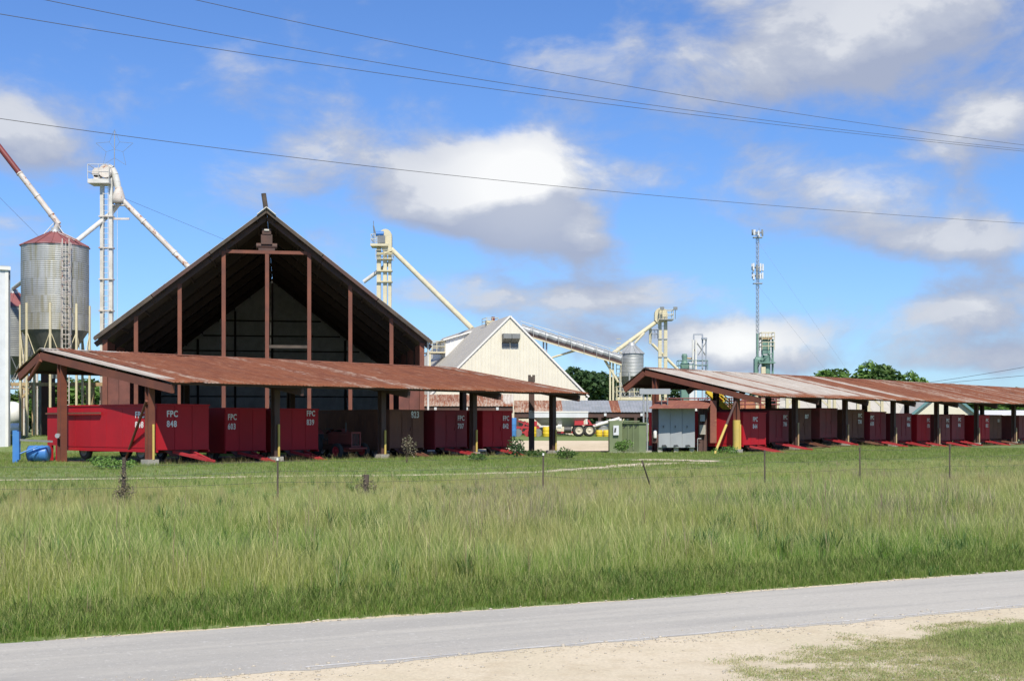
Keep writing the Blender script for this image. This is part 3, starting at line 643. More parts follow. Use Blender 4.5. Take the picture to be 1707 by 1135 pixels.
# ------------------------------------------------------------------ the tall dark barn
BC = Vector((-16.75, 90.1)); B1 = Vector((.9854, .170)); B_ROT = math.atan2(B1.y, B1.x)
HW, WALL, ZE, ZR, DEP = 11.25, 10.75, 7.55, 16.35, 42.0
bz = g1(BC.x, BC.y) - .2
barn = thing('storage_barn', 'tall dark open fronted barn with steep rusty gable behind the left shed', 'barn', (BC.x, BC.y, 0), B_ROT)
sl = (ZR - ZE) / HW; BA = math.atan(sl)
def rz_(a): return ZR - sl * abs(a)
npan = 26; pw = (DEP + .7) / npan
for sgn in (-1, 1):
    for i in range(npan):     # outer tin sheets laid from eave to ridge
        y0 = -.7 + i * pw + (random.uniform(-.12, .05) if i == 0 else 0); b = MB()
        b.beam((sgn * (HW + .05 * random.random()), y0 + pw / 2, ZE - .02 + .012 * (i % 2)), (sgn * .02, y0 + pw / 2, ZR - .02 + .012 * (i % 2)), pw - .01, .03, (-sgn * math.sin(BA) * -1, 0, math.cos(BA)))
        b.build('roof_sheet', M['barn_roof'], barn)
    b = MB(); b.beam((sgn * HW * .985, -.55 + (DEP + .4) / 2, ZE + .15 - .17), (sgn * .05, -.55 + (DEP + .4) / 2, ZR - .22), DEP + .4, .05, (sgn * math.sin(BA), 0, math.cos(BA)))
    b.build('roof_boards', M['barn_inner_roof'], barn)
    # rake boards along the front
    for k in range(3):
        a0, a1 = HW * (1 - k / 3), HW * (1 - (k + 1) / 3) + .03
        MB().beam((sgn * a0, -.72, rz_(a0) - .19 + .02 * k), (sgn * a1, -.72, rz_(a1) - .19 + .02 * k), .05, .22, (sgn * math.sin(BA), 0, math.cos(BA))).build('rake_board', M['wood'] if k != 1 else M['brown_steel'], barn)
        MB().beam((sgn * a0, -.05, rz_(a0) - .50), (sgn * a1, -.05, rz_(a1) - .50), .16, .34, (sgn * math.sin(BA), 0, math.cos(BA))).build('rafter', M['brown_steel'], barn)
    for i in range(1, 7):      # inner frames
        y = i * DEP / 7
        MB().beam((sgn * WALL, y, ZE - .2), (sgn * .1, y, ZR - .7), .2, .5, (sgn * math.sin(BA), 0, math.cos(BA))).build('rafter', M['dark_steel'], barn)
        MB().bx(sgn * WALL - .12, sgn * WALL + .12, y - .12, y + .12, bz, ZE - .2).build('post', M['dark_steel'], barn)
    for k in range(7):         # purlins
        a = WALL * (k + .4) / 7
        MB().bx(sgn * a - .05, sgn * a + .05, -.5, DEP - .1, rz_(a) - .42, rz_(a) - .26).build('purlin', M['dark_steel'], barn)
    for i in range(14):        # side walls
        y0 = i * DEP / 14
        MB().bx(sgn * WALL - .03, sgn * WALL + .03, y0 + .01, y0 + DEP / 14 - .01, bz, ZE - .1).build('wall_panel', M['barn_red_wall'], barn)
# back wall in ribbed panels
nb = 24; pw = 2 * WALL / nb
for i in range(nb):
    a0, a1 = -WALL + i * pw, -WALL + (i + 1) * pw - .008; b = MB()
    b.prism([(a0, bz), (a1, bz), (a1, rz_(a1) - .45), (a0, rz_(a0) - .45)], 'y', DEP - .06, DEP - .02)
    for k in range(1, 4):
        x = a0 + pw * k / 4; b.bx(x - .018, x + .018, DEP - .085, DEP - .061, bz, rz_(max(abs(a0), abs(a1))) - .5)
    b.build('wall_panel', M['barn_siding'], barn)
MB().prism([(-WALL, bz), (WALL, bz), (WALL, rz_(WALL) - .1), (0, ZR - .1), (-WALL, rz_(WALL) - .1)], 'y', DEP - .015, DEP + .02).build('wall', M['barn_siding'], barn)
for k in range(1, 9):
    z = 1.5 * k; a = min(WALL, (ZR - .6 - z) / sl)
    MB().bx(-a, a, DEP - .2, DEP - .09, z - .06, z + .06).build('girt', M['dark_steel'], barn)
for a in (-7.2, -3.6, 0, 3.6, 7.2):
    MB().bx(a - .1, a + .1, DEP - .42, DEP - .21, bz, rz_(a) - .6).build('post', M['dark_steel'], barn)
_o = Matrix.Rotation(B_ROT, 2); flat_floor('barn_floor', M['concrete'], [Vector(BC) + _o @ Vector(q) for q in ((-WALL, -2), (WALL, -2), (WALL, DEP), (-WALL, DEP))], .88)
# front posts
for a in (-8.62, -5.77, -2.87, 0.03, 2.87, 5.67, 8.5):
    zt = rz_(a) - .62 if abs(a) > 1 else 13.35
    b = MB(); b.bx(a - .13, a + .13, -.14, -.10, bz, zt).bx(a - .13, a + .13, .06, .10, bz, zt).bx(a - .04, a + .04, -.10, .06, bz, zt); b.build('post', M['red_steel'], barn)
for sgn in (-1, 1):
    MB().bx(sgn * 10.62 - .16, sgn * 10.62 + .16, -.2, .1, bz, ZE - .15).build('post', M['red_steel'], barn)
    # front wing panels beside the opening
    for k in range(2):
        x0 = sgn * (10.45 - .72 * k); MB().bx(min(x0, x0 - sgn * .70), max(x0, x0 - sgn * .70), .0, .04, bz, 5.1).build('wall_panel', M['barn_red_wall'], barn)
MB().bx(-2.73, 2.73, -.13, .05, 13.36, 13.58).build('collar_beam', M['red_steel'], barn)
MB().bx(.17, 2.73, -.13, .05, 6.95, 7.15).build('cross_beam', M['wood'], barn)
MB().tube((WALL + .28, -.3, ZE - .1), (WALL + .28, -.3, bz), .075, n=8).build('downspout', M['white_steel'], barn)
b = MB()
for sgn in (-1, 1): b.beam((sgn * .62, -.45, ZR - .42), (sgn * .01, -.45, ZR + .08), .9, .05, (sgn * math.sin(BA), 0, math.cos(BA)))
b.build('ridge_cap', M['white_steel'], barn)
for k in range(7):
    b = MB()
    for sgn in (-1, 1): b.beam((sgn * .45, .05 + k * 6, ZR - .29), (sgn * .0, .05 + k * 6, ZR + .06), .01, .01).beam((sgn * .25, .02 + k * 6, ZR - .10), (sgn * .25, 5.99 + k * 6, ZR - .10), .6, .03, (sgn * math.sin(BA), 0, math.cos(BA)))
    b.build('ridge_cap', M['barn_roof'], barn)
b = MB().tube((0, .9, ZR - .2), (-.22, .9, ZR + 1.28), .17, n=14, caps=False).tube((0, .9, ZR - .2), (-.22, .9, ZR + 1.28), .14, n=14, caps=False)
b.build('stack_pipe', M['wood'], barn)
b = MB().bx(-.38, .38, .1, 1.0, 14.05, 14.7).tube((-.7, .4, 13.95), (.7, .4, 13.95), .2, n=14).bx(-.55, .55, .1, 1.0, 13.6, 13.78).bx(-.3, .3, .05, .9, 14.72, 15.1)
b.build('conveyor_head', M['brown_steel'], barn)
MB().bx(-.16, .16, -.02, .04, 14.95, 15.05).build('machine_plate', M['white_steel'], barn)

# ------------------------------------------------------------------ grain bins
def bin_(name, label, x, y, r, z_top, z_bot, z_hop, cone, roofm, wallm, nleg, group=None, pitch=.155, legm='cream_steel', zl=None, stub=2.0, zc=None):
    z0 = g1(x, y) if zl is None else zl
    t = thing(name, label, 'grain bin', (x, y, z0), 0, group)
    prof = []; n = int((z_top - z_bot) / pitch)
    for i in range(n):
        z = z_bot + i * pitch
        for k, a in ((0, 0), (.25, .022), (.5, .03), (.75, .022)): prof.append((r + a, z + k * pitch - z0))
    prof.append((r, z_top - z0))
    nr = 5; per = len(prof) // nr; 
    for i in range(nr):      # rings of sheets
        e = len(prof) if i == nr - 1 else (i + 1) * per + 1
        MB().lathe([(a + (.006 if i % 2 else 0), b) for a, b in prof[i * per:e]], 56).build('wall_ring', wallm, t)
    MB().lathe([(r - .02, z_bot + .02 - z0), (.3, z_hop - z0), (.3, z_hop - .4 - z0)], 32, smooth=False).build('hopper', M['galv_dark'], t)
    ns = 14; zt = z_top - z0
    for i in range(ns):
        a0, a1 = 2 * math.pi * i / ns, 2 * math.pi * (i + 1) / ns - .012; R0, R1 = r + .14, .42
        v = [(R0 * math.cos(a0), R0 * math.sin(a0), zt - .06), (R0 * math.cos(a1), R0 * math.sin(a1), zt - .06), (R1 * math.cos(a1), R1 * math.sin(a1), zt + cone), (R1 * math.cos(a0), R1 * math.sin(a0), zt + cone)]
        c0 = Vector(v[0]); c1 = Vector(v[3]); b = MB().add(v, [(0, 1, 2, 3)]).beam(c0 + Vector((0, 0, .03)), c1 + Vector((0, 0, .03)), .05, .06); b.build('roof_sheet', roofm, t)
    MB().lathe([(.44, zt + cone - .03), (.44, zt + cone + .12), (.30, zt + cone + .2), (.30, zt + cone + .35), (.001, zt + cone + .36)], 16).build('roof_cap', M['galv'], t)
    for i in range(nleg):
        a = 2 * math.pi * (i + .25) / nleg; X, Y = (r + .07) * math.cos(a), (r + .07) * math.sin(a)
        MB().bx(X - .075, X + .075, Y - .075, Y + .075, 0, z_bot + stub - z0).build('leg', M[legm], t)
        a2 = 2 * math.pi * (i + 1.25) / nleg; X2, Y2 = (r + .07) * math.cos(a2), (r + .07) * math.sin(a2)
        zm = z_bot - z0; zk = max(.2, zm - 2.6); mid = ((X + X2) / 2, (Y + Y2) / 2, zk)
        b = MB().tube((X, Y, zm - .1), mid, .035, n=6).tube((X2, Y2, zm - .1), mid, .035, n=6).beam((X, Y, zk), (X2, Y2, zk), .06, .09); b.build('brace', M[legm], t)
    return t
Yb = 100; xb = ux(92, Yb)
BB = bin_('grain_bin', 'tall corrugated hopper bottom bin with faded red cone roof left of the barn', xb, Yb, 2.43, vz(411, Yb), vz(553, Yb), 5.6, 1.05, M['bin_roof'], M['bin_wall'], 8, legm='cream_steel')
zb0 = BB.location.z
# ladder and cage on the right front
a = -math.pi / 2 + .62; lx, ly = 2.6 * math.cos(a), 2.6 * math.sin(a); tx, ty = -math.sin(a), math.cos(a)
zt = vz(411, Yb) - zb0
for k in (-1, 1):
    MB().beam((lx + tx * .25 * k, ly + ty * .25 * k, 2), (lx + tx * .25 * k, ly + ty * .25 * k, zt + .3), .06, .05).build('ladder_rail', M['white_rusty'], BB)
b = MB()
for i in range(int((zt - 2) / .35)): b.tube((lx - tx * .25, ly - ty * .25, 2 + i * .35), (lx + tx * .25, ly + ty * .25, 2 + i * .35), .022, n=5)
o = b.build('ladder_rungs', M['white_rusty'], BB); o['kind'] = 'stuff'
for i in range(9):
    z = 6.5 + i * 1.0
    if z > zt: break
    pts = [(lx + tx * .38 * math.cos(q) + math.cos(a) * .62 * math.sin(q), ly + ty * .38 * math.cos(q) + math.sin(a) * .62 * math.sin(q), z) for q in np.linspace(0, math.pi, 7)]
    MB().path(pts, .028, 5).build('cage_hoop', M['white_rusty'], BB)
for q in np.linspace(.2, math.pi - .2, 4):
    x, y = lx + tx * .38 * math.cos(q) + math.cos(a) * .62 * math.sin(q), ly + ty * .38 * math.cos(q) + math.sin(a) * .62 * math.sin(q)
    MB().tube((x, y, 6.4), (x, y, zt), .022, n=5).build('cage_bar', M['white_rusty'], BB)
for k, (dx, dy) in enumerate(((-.9, -.5), (1.0, -.4), (.5, 1.0), (-.6, .9))):
    MB().tube((dx * 1.2, dy * 1.2, zt + .35), (dx * .12, dy * .12, zt + 1.75), .035, n=6).build('spout_strut', M['white_steel'], BB)
for k in range(3):
    z = 2.3; 
MB().beam((.4, -.5, zt + 1.0), (2.0, -1.6, zt + .25), .05, .05).beam((.65, -.25, zt + 1.0), (2.25, -1.35, zt + .25), .05, .05).build('roof_ladder', M['white_rusty'], BB)
Y2 = 112; x2 = ux(24, Y2)
bin_('grain_bin', 'smaller grey bin with red and white roof behind the white building', x2, Y2, 1.75, vz(512, Y2), vz(596, Y2), vz(625, Y2), 1.15, M['bin_roof'], M['galv_dark'], 6, legm='white_rusty', stub=.2)
# spout coming down from the upper left to the big bin
t = thing('grain_spout', 'long pipe red at its upper end slanting down to the top of the big bin', 'pipe', (xb, Yb, zb0 + zt + 1.6))
p0 = Vector((ux(98, Yb), Yb, vz(374, Yb))); p1 = at(0, 247, Yb); d = (p1 - p0); pe = p0 + d * 1.6; off = t.location
q = p0 + d * .66
MB().tube(p0 - off, q - off, .21, n=14).build('lower_pipe', M['white_rusty'], t); MB().tube(q - off, pe - off, .215, n=14).build('upper_pipe', M['red_pipe'], t)
for f in (.12, .36, .66): MB().tube(p0 + d * f - off, p0 + d * (f + .012) - off, .255, n=14).build('flange', M['white_rusty'], t)
MB().tube(p0 - off, Vector((xb, Yb, zb0 + zt + 1.35)) - off, .24, .16, n=14).build('outlet', M['white_rusty'], t)
t = thing('grain_spout', 'short white pipe dropping onto the small bin behind the white building', 'pipe', tuple(at(16, 490, Y2)))
off = t.location; MB().path([at(42, 466, Y2 - 4) - off, at(22, 481, Y2) - off, at(19, 492, Y2) - off], .17, 12).build('pipe', M['white_steel'], t)

# white building at the left edge
Yw = 88; xw = ux(13.5, Yw); zw = g1(xw, Yw)
t = thing('white_building', 'tall white ribbed metal building cut by the left edge', 'building', (xw, Yw, zw - .1), R(26)); hw = vz(450, Yw) - zw + .1
for i in range(14):
    x1 = -i * .92; b = MB().bx(x1 - .91, x1, 0, .06, 0, hw)
    for k in range(3): b.bx(x1 - .2 - k * .3, x1 - .15 - k * .3, -.025, -.001, 0, hw - .02)
    b.build('wall_panel', M['white_siding'], t)
MB().bx(-13, -.06, .061, 12, 0, hw - .05).build('wall', M['white_siding'], t)
for i in range(8): MB().bx(-.05, .0, .07 + i * 1.4, 1.45 + i * 1.4, 0, hw).build('wall_panel', M['grey_box'], t)
MB().bx(-13, .15, -.16, -.03, hw - .02, hw + .2).build('gutter', M['white_trim'], t)
MB().bx(-.18, .02, -.03, -.001, 0, hw - .03).build('corner_trim', M['white_trim'], t)
MB().bx(-13, .1, -.02, 12, hw + .21, hw + .26).build('roof', M['galv'], t)
MB().tube((.12, .4, 0), (.12, .4, hw), .06, n=8).build('downspout', M['grey_box'], t)

# tan steel frame under the bins
Yf = 104
t = thing('support_structure', 'tan rusty steel frame of posts and knee braces seen under the left shed', 'frame', (ux(50, Yf), Yf, g1(ux(50, Yf), Yf))); o = t.location
for u, w, m in ((35, .24, 'tan'), (57, .3, 'tan'), (67, .16, 'galv_dark'), (147, .3, 'tan'), (155, .2, 'tan'), (171, .3, 'brown_steel')):
    x = ux(u, Yf) - o.x; MB().bx(x - w / 2, x + w / 2, -.12, .12, 0, vz(641, Yf) - o.z - .12).build('post', M[m], t)
x0, x1 = ux(8, Yf) - o.x, ux(178, Yf) - o.x; zz = vz(641, Yf) - o.z
MB().bx(x0, x1, -.14, .14, zz - .115, zz + .16).build('beam', M['tan'], t)
for u, s in ((35, 1), (57, -1), (147, -1)):
    x = ux(u, Yf) - o.x; MB().beam((x + s * .1, 0, zz - 1.0), (x + s * .95, 0, zz - .12), .14, .16).build('knee_brace', M['tan'], t)
MB().bx(ux(68, Yf + 1) - o.x, ux(82, Yf + 1) - o.x, 1, 2.4, -.2, vz(605, Yf) - o.z).build('casing', M['brown_steel'], t)
for k, (u, v) in enumerate(((15, 600), (33, 600))):
    MB().beam((ux(u, Yf) - o.x, .5, zz + .2), (ux(48 - u, Yf) - o.x, .5, zz + 2.2), .05, .06).build('brace', M['galv_dark'], t)
# tanks
Yt = 122; xt = ux(6, Yt); zt_ = g1(xt, Yt)
t = thing('storage_tank', 'white round ended tank beside the white building', 'tank', (xt, Yt, zt_)); c = vz(690, Yt) - zt_
prof = [(.001, 1.9)] + [(1.15 * math.sin(a_), .9 + 1.0 * math.cos(a_)) for a_ in np.linspace(.25, 1.57, 7)] + [(1.15, -3)]
b = MB().lathe(prof, 24); b.v = [(z, y, x + c) for x, y, z in b.v]; b.build('shell', M['white_trim'], t)
for x in (.4, -2): MB().bx(x - .15, x + .15, -.8, .8, 0, c - .8).build('saddle', M['galv_dark'], t)
Yt = 118; xt = ux(31, Yt); zt_ = g1(xt, Yt)
t = thing('gas_tank', 'small white horizontal gas tank on the grass behind the blue post', 'tank', (xt, Yt, zt_)); c = vz(713, Yt) - zt_
prof = [(.001, -.95)] + [(.42 * math.sin(a_), -.55 - .4 * math.cos(a_)) for a_ in np.linspace(.3, 1.57, 6)] + [(.42 * math.cos(a_), .55 + .4 * math.sin(a_)) for a_ in np.linspace(0, 1.3, 6)] + [(.001, .95)]
b = MB().lathe(prof, 20); b.v = [(z, y, x + c) for x, y, z in b.v]; b.build('shell', M['white_trim'], t)
for x in (-.5, .5): MB().bx(x - .06, x + .06, -.3, .3, 0, c - .35).build('leg', M['galv_dark'], t)

# ------------------------------------------------------------------ bucket elevators
def lattice(b, x, y, w, z0, z1, step, r=.03):
    h = w / 2
    c = [(x - h, y - h), (x + h, y - h), (x + h, y + h), (x - h, y + h)]
    n = max(1, int((z1 - z0) / step))
    for i in range(n):
        za, zb_ = z0 + (z1 - z0) * i / n, z0 + (z1 - z0) * (i + 1) / n
        for k in range(4):
            p, q = c[k], c[(k + 1) % 4]
            b.tube((*p, za), (*q, zb_) if i % 2 else (*q, zb_), r * .6, n=4, caps=False); b.tube((*p, zb_), (*q, zb_), r * .7, n=4, caps=False)
    return c
def railing(b, x0, x1, y0, y1, z, h=1.05, r=.025):
    for zz in (z + h, z + h / 2):
        for p, q in (((x0, y0), (x1, y0)), ((x1, y0), (x1, y1)), ((x1, y1), (x0, y1)), ((x0, y1), (x0, y0))): b.tube((*p, zz), (*q, zz), r, n=5)
    for p in ((x0, y0), (x1, y0), (x1, y1), (x0, y1), ((x0 + x1) / 2, y0), ((x0 + x1) / 2, y1)): b.tube((*p, z), (*p, z + h), r, n=5)

Ye = 105; xe = ux(178, Ye); ze = g1(xe, Ye)
t = thing('bucket_elevator', 'tall white elevator tower with caged platform and wire star left of the barn', 'elevator', (xe, Ye, ze))
zt = vz(308, Ye) - ze
for k in (-1, 1): MB().bx(k * .36 - .13, k * .36 + .13, -.2, .2, 0, zt + .5).build('leg_trunk', M['white_steel'], t)
b = MB(); 
for i in range(int(zt / .45)): b.tube((-.22, -.3, i * .45 + .3), (.22, -.3, i * .45 + .3), .022, n=5)
o = b.build('ladder_rungs', M['white_steel'], t); o['kind'] = 'stuff'
for k in (-1, 1): MB().beam((k * .2, -.3, 0), (k * .2, -.3, zt), .05, .05).build('ladder_rail', M['white_steel'], t)
for i in range(1, 8): MB().bx(-.56, .56, -.34, .3, zt * i / 8 - .1, zt * i / 8).build('clamp', M['white_rusty'], t)
px0, px1 = ux(152, Ye) - xe, ux(187, Ye) - xe
MB().bx(px0, px1, -.9, .7, zt - .02, zt + .30).build('platform', M['white_steel'], t)
b = MB(); railing(b, px0, px1, -.88, .68, zt + .3, 1.15); b.build('railing', M['white_steel'], t)
b = MB().tube((ux(163, Ye) - xe, -.3, zt + .9), (ux(163, Ye) - xe, .4, zt + .9), .38, n=16).bx(ux(158, Ye) - xe, ux(168, Ye) - xe, -.3, .4, zt + .3, zt + .7); b.build('motor', M['white_rusty'], t)
b = MB().tube((ux(178, Ye) - xe, -.45, zt + 1.0), (ux(178, Ye) - xe, .35, zt + 1.0), .52, n=20); b.build('pulley_housing', M['white_rusty'], t)
pts = [at(u, v, Ye) - Vector((xe, Ye, ze)) for u, v in ((181, 279), (187, 282), (192, 292), (195, 304), (197, 316))]
MB().path(pts, .27, 12).build('head_spout', M['white_steel'], t)
zd = vz(312, Ye) - ze; xd = ux(198, Ye) - xe
MB().lathe([(.25, zd), (.28, zd - .1), (.46, zd - .7), (.5, zd - .95), (.5, zd - 1.25), (.35, zd - 1.3), (.001, zd - 1.3)], 20, c=(xd, 0)).build('distributor', M['white_rusty'], t)
MB().bx(.5, xd + .5, -.2, .2, zd - 1.5, zd - 1.42).bx(.5, xd + .85, -.06, .06, vz(365, Ye) - ze - .08, vz(365, Ye) - ze + .08).build('bracket', M['white_rusty'], t)
MB().tube((ux(195.5, Ye) - xe, 0, vz(345, Ye) - ze), (ux(195.5, Ye) - xe, 0, vz(545, Ye) - ze), .02, n=5).build('cable_pipe', M['white_steel'], t)
O = Vector((xe, Ye, ze))
sp = [at(201, 331, Ye) - O, at(310, 441, Ye) - O]; sp[1] = sp[0] + (sp[1] - sp[0]) * 1.36
MB().path(sp, .22, 14).build('spout', M['white_rusty'], t)
MB().path([at(199, 338, Ye) - O, at(185, 356, Ye + .6) - O, at(128, 402, Ye - 2) - O], .19, 14).build('spout', M['white_steel'], t)
for f in (.25, .6): q = sp[0].lerp(sp[1], f); q2 = sp[0].lerp(sp[1], f + .012); MB().tube(q, q2, .26, n=14).build('flange', M['white_rusty'], t)
MB().tube((ux(190.5, Ye) - xe, 0, zt + .6), (ux(191, Ye) - xe, 0, vz(219, Ye) - ze), .035, n=6).build('mast', M['tower'], t)
b = MB(); sc_, sr = (ux(191, Ye) - xe, vz(249, Ye) - ze), 1.55   # five pointed star of wire
P5 = []
for i in range(10):
    r_ = sr if i % 2 == 0 else sr * .45; a_ = math.pi / 2 + i * math.pi / 5; P5.append((sc_[0] + r_ * math.cos(a_), -.02, sc_[1] + r_ * math.sin(a_)))
for i in range(10): b.tube(P5[i], P5[(i + 1) % 10], .013, n=5)
for i in range(1, 10, 2): b.tube(P5[i], (sc_[0], -.02, sc_[1]), .009, n=4)
b.build('wire_star', M['galv_dark'], t)
b = MB()
b.tube(at(205, 330, Ye) - O, at(380, 402, Ye + 12) - O, .012, n=4).tube(at(100, 430, Ye) - O, at(-30, 300, Ye) - O, .012, n=4); b.build('guy_wire', M['wire'], t)

Y3 = 143; x3 = ux(641, Y3); z3 = g1(x3, Y3); O = Vector((x3, Y3, z3))
t = thing('bucket_elevator', 'cream elevator tower with blue motor rising behind the barn roof', 'elevator', tuple(O))
for u, w in ((631.5, .22), (642, .2), (650, .17)):
    x = ux(u, Y3) - x3; MB().bx(x - w, x + w, -w, w, 0, vz(413, Y3) - z3).build('leg_trunk', M['cream_steel'], t)
b = MB()
for v in (423, 433, 470, 452): b.bx(ux(629, Y3) - x3, ux(654, Y3) - x3, -.5, .5, vz(v, Y3) - z3 - .07, vz(v, Y3) - z3 + .07)
b.build('clamp', M['cream_steel'], t)
zp = vz(412, Y3) - z3
MB().bx(ux(619, Y3) - x3, ux(648, Y3) - x3, -1, 1, zp, zp + .25).build('platform', M['cream_steel'], t)
b = MB(); railing(b, ux(620, Y3) - x3, ux(634, Y3) - x3, -.95, .95, zp + .25, 1.0, .035); b.build('railing', M['cream_steel'], t)
b = MB(); railing(b, ux(628, Y3) - x3, ux(655, Y3) - x3, -.9, .9, vz(434, Y3) - z3, 1.0, .03); b.build('railing', M['cream_steel'], t)
xh, rh = ux(643, Y3) - x3, .68
prof = [(xh + rh * math.cos(a_), vz(394, Y3) - z3 + rh * 1.05 * math.sin(a_)) for a_ in np.linspace(0, math.pi, 13)] + [(xh - rh, zp + .3), (xh - .1, zp - .8), (xh + rh, zp - .5)]
MB().prism(prof, 'y', -.55, .55).build('head_housing', M['cream_steel'], t)
b = MB().tube((ux(628, Y3) - x3, -.8, vz(391.5, Y3) - z3), (ux(641, Y3) - x3, -.8, vz(391.5, Y3) - z3), .27, n=14); b.build('motor', M['blue'], t)
MB().bx(ux(631, Y3) - x3, ux(643, Y3) - x3, -1, -.56, zp + .3, vz(395, Y3) - z3).build('motor_mount', M['galv_dark'], t)
MB().tube((ux(624.5, Y3) - x3, -.6, zp), (ux(623.5, Y3) - x3, -.6, vz(370, Y3) - z3), .035, n=5).tube((ux(627, Y3) - x3, -.6, vz(392, Y3) - z3), (ux(623.5, Y3) - x3, -.6, vz(378, Y3) - z3), .09, n=6).build('antenna', M['galv_dark'], t)
MB().tube(at(653, 416, Y3) - O, at(788, 549, 128) - O, .26, n=12).build('spout', M['cream_steel'], t)
MB().tube(at(650, 438, Y3 + 1) - O, at(606, 470, Y3 + 1) - O, .22, n=12).build('spout', M['white_steel'], t)

# ------------------------------------------------------------------ cream steep roofed warehouse
WC = Vector((ux(850, 112), 112.0)); W1 = Vector((.971, .24)).normalized(); W_R = math.atan2(W1.y, W1.x); wz = g1(WC.x, WC.y) - .1
wh = thing('warehouse', 'cream gabled warehouse with very steep grey roof and white trim', 'warehouse', (WC.x, WC.y, 0), W_R)
H2, ZA, ZE2, D2 = 6.85, vz(528, 112), 4.15, 30.0; s2 = (ZA - ZE2) / H2; A2 = math.atan(s2)
npn = 16; pw = 2 * (H2 - .15) / npn
for i in range(npn):
    a0, a1 = -H2 + .15 + i * pw, -H2 + .15 + (i + 1) * pw - .006; b = MB()
    b.prism([(a0, wz), (a1, wz), (a1, ZA - s2 * abs(a1) - .05)] + ([(0, ZA - .05)] if a0 < 0 < a1 else []) + [(a0, ZA - s2 * abs(a0) - .05)], 'y', 0, .05)
    for k in range(3):
        x = a0 + .1 + k * pw / 3; b.bx(x - .02, x + .02, -.03, -.001, wz, ZA - s2 * max(abs(x - .02), abs(x + .02)) - .12)
    b.build('wall_panel', M['cream_siding'], wh)
for sgn in (-1, 1):
    MB().bx(sgn * (H2 - .14) - .03, sgn * (H2 - .14) + .03, .06, D2, wz, ZE2).build('wall', M['cream_siding'], wh)
    for i in range(20):
        y0 = -.06 + i * (D2 + .2) / 20; y1 = y0 + (D2 + .2) / 20 - .012
        b = MB().beam((sgn * (H2 + .1), (y0 + y1) / 2, ZE2 - .02), (sgn * .02, (y0 + y1) / 2, ZA + .07), y1 - y0, .05, (sgn * math.sin(A2), 0, math.cos(A2))); b.build('roof_sheet', M['grey_roof'], wh)
    MB().beam((sgn * (H2 + .14), -.10, ZE2 - .06), (sgn * .0, -.10, ZA + .05), .05, .15, (sgn * math.sin(A2), 0, math.cos(A2))).build('rake_trim', M['white_trim'], wh)
MB().bx(H2 - .16, H2 + .02, -.06, -.032, wz, ZE2 - .12).build('corner_trim', M['white_trim'], wh)
# vent hood on the gable
vh = MB().prism([(-.75, vz(557, 112)), (-.05, vz(557, 112)), (-.05, vz(572, 112)), (-.75, vz(565, 112))], 'x', -.72, -.02).prism([(-.75, vz(557, 112)), (-.05, vz(557, 112)), (-.05, vz(572, 112)), (-.75, vz(565, 112))], 'x', .02, .72)
vh.build('vent_hood', M['galv_dark'], wh)
for sx in (-.72, .03):
    MB().bx(sx, sx + .69, -.06, -.032, vz(578.5, 112), vz(572.3, 112)).build('louver', M['galv_dark'], wh)
# penthouse on the left slope
pz = vz(561, 125)
b = MB().prism([(-2.95, ZA - s2 * 2.95 - .3), (-2.95, pz - .4), (-.2, pz + .45), (-.2, ZA - .4)], 'y', 13.5, 20); b.build('penthouse', M['white_siding'], wh)
for i in range(7):
    x = -2.9 + i * .4; MB().bx(x, x + .05, 13.46, 13.49, ZA - s2 * abs(x) - .2, pz - .4 + (x + 2.95) * .31).build('rib', M['white_trim'], wh)
MB().prism([(-3.2, pz - .46), (-.2, pz + .47), (-.2, pz + .6), (-3.2, pz - .33)], 'y', 13.2, 20.3).build('penthouse_roof', M['white_trim'], wh)
zk = vz(587, 125)
MB().bx(-4.6, -2.97, 13.4, 16, zk - .12, zk).bx(-4.5, -4.35, 13.5, 13.65, ZA - s2 * 4.5 - .4, zk - .12).build('walkway', M['cream_steel'], wh)
b = MB(); railing(b, -4.55, -3.0, 13.45, 15.9, zk, 1.0, .035); b.build('railing', M['cream_steel'], wh)
b = MB().bx(-.35, .35, 7.2, 8.0, ZA - .2, ZA + .22); b.build('ridge_hatch', M['cream_steel'], wh)
MB().tube((.3, 7.6, ZA + .1), (.3, 7.6, ZA + .6), .16, n=12).build('ridge_vent', M['red_pipe'], wh)
b = MB(); railing(b, -.5, .6, 6.8, 8.6, ZA - .1, .55, .025); b.build('ridge_railing', M['cream_steel'], wh)

# inclined conveyor to the right
Yc = 128; O = Vector((ux(950, Yc), Yc, g1(ux(950, Yc), Yc)))
t = thing('conveyor', 'long covered conveyor sloping down from the warehouse ridge to the grey bin', 'conveyor', tuple(O))
c0, c1 = at(868, 549, Yc) - O, at(1036, 600, Yc) - O
nseg = 11
for i in range(nseg):
    p, q = c0.lerp(c1, i / nseg), c0.lerp(c1, (i + 1) / nseg - .004)
    MB().tube(p + Vector((0, 0, .2)), q + Vector((0, 0, .1)), .40, n=12).build('cover', M['galv'], t)
MB().beam(c0 - Vector((0, 0, .38)), c1 - Vector((0, 0, .30)), 1.0, .2).build('trough', M['brown_steel'], t)
MB().beam(c0 + Vector((0, -.56, -.5)), c1 + Vector((0, -.56, -.5)), .08, .14).build('side_rail', M['cream_steel'], t)
b = MB().beam(c0 + Vector((0, -.66, .75)), c1 + Vector((0, -.66, .75)), .05, .05)
for i in range(9): p = c0.lerp(c1, i / 8) + Vector((0, -.66, 0)); b.tube(p + Vector((0, 0, -.5)), p + Vector((0, 0, .75)), .02, n=4)
b.build('handrail', M['white_steel'], t)
for u in (906, 911, 1017, 1022):
    p = at(u, 560, Yc) - O; f = (p.x - c0.x) / (c1.x - c0.x); MB().bx(p.x - .08, p.x + .08, -.08, .08, 0, c0.lerp(c1, f).z - .5).build('support', M['tower'] if u < 1000 else M['cream_steel'], t)
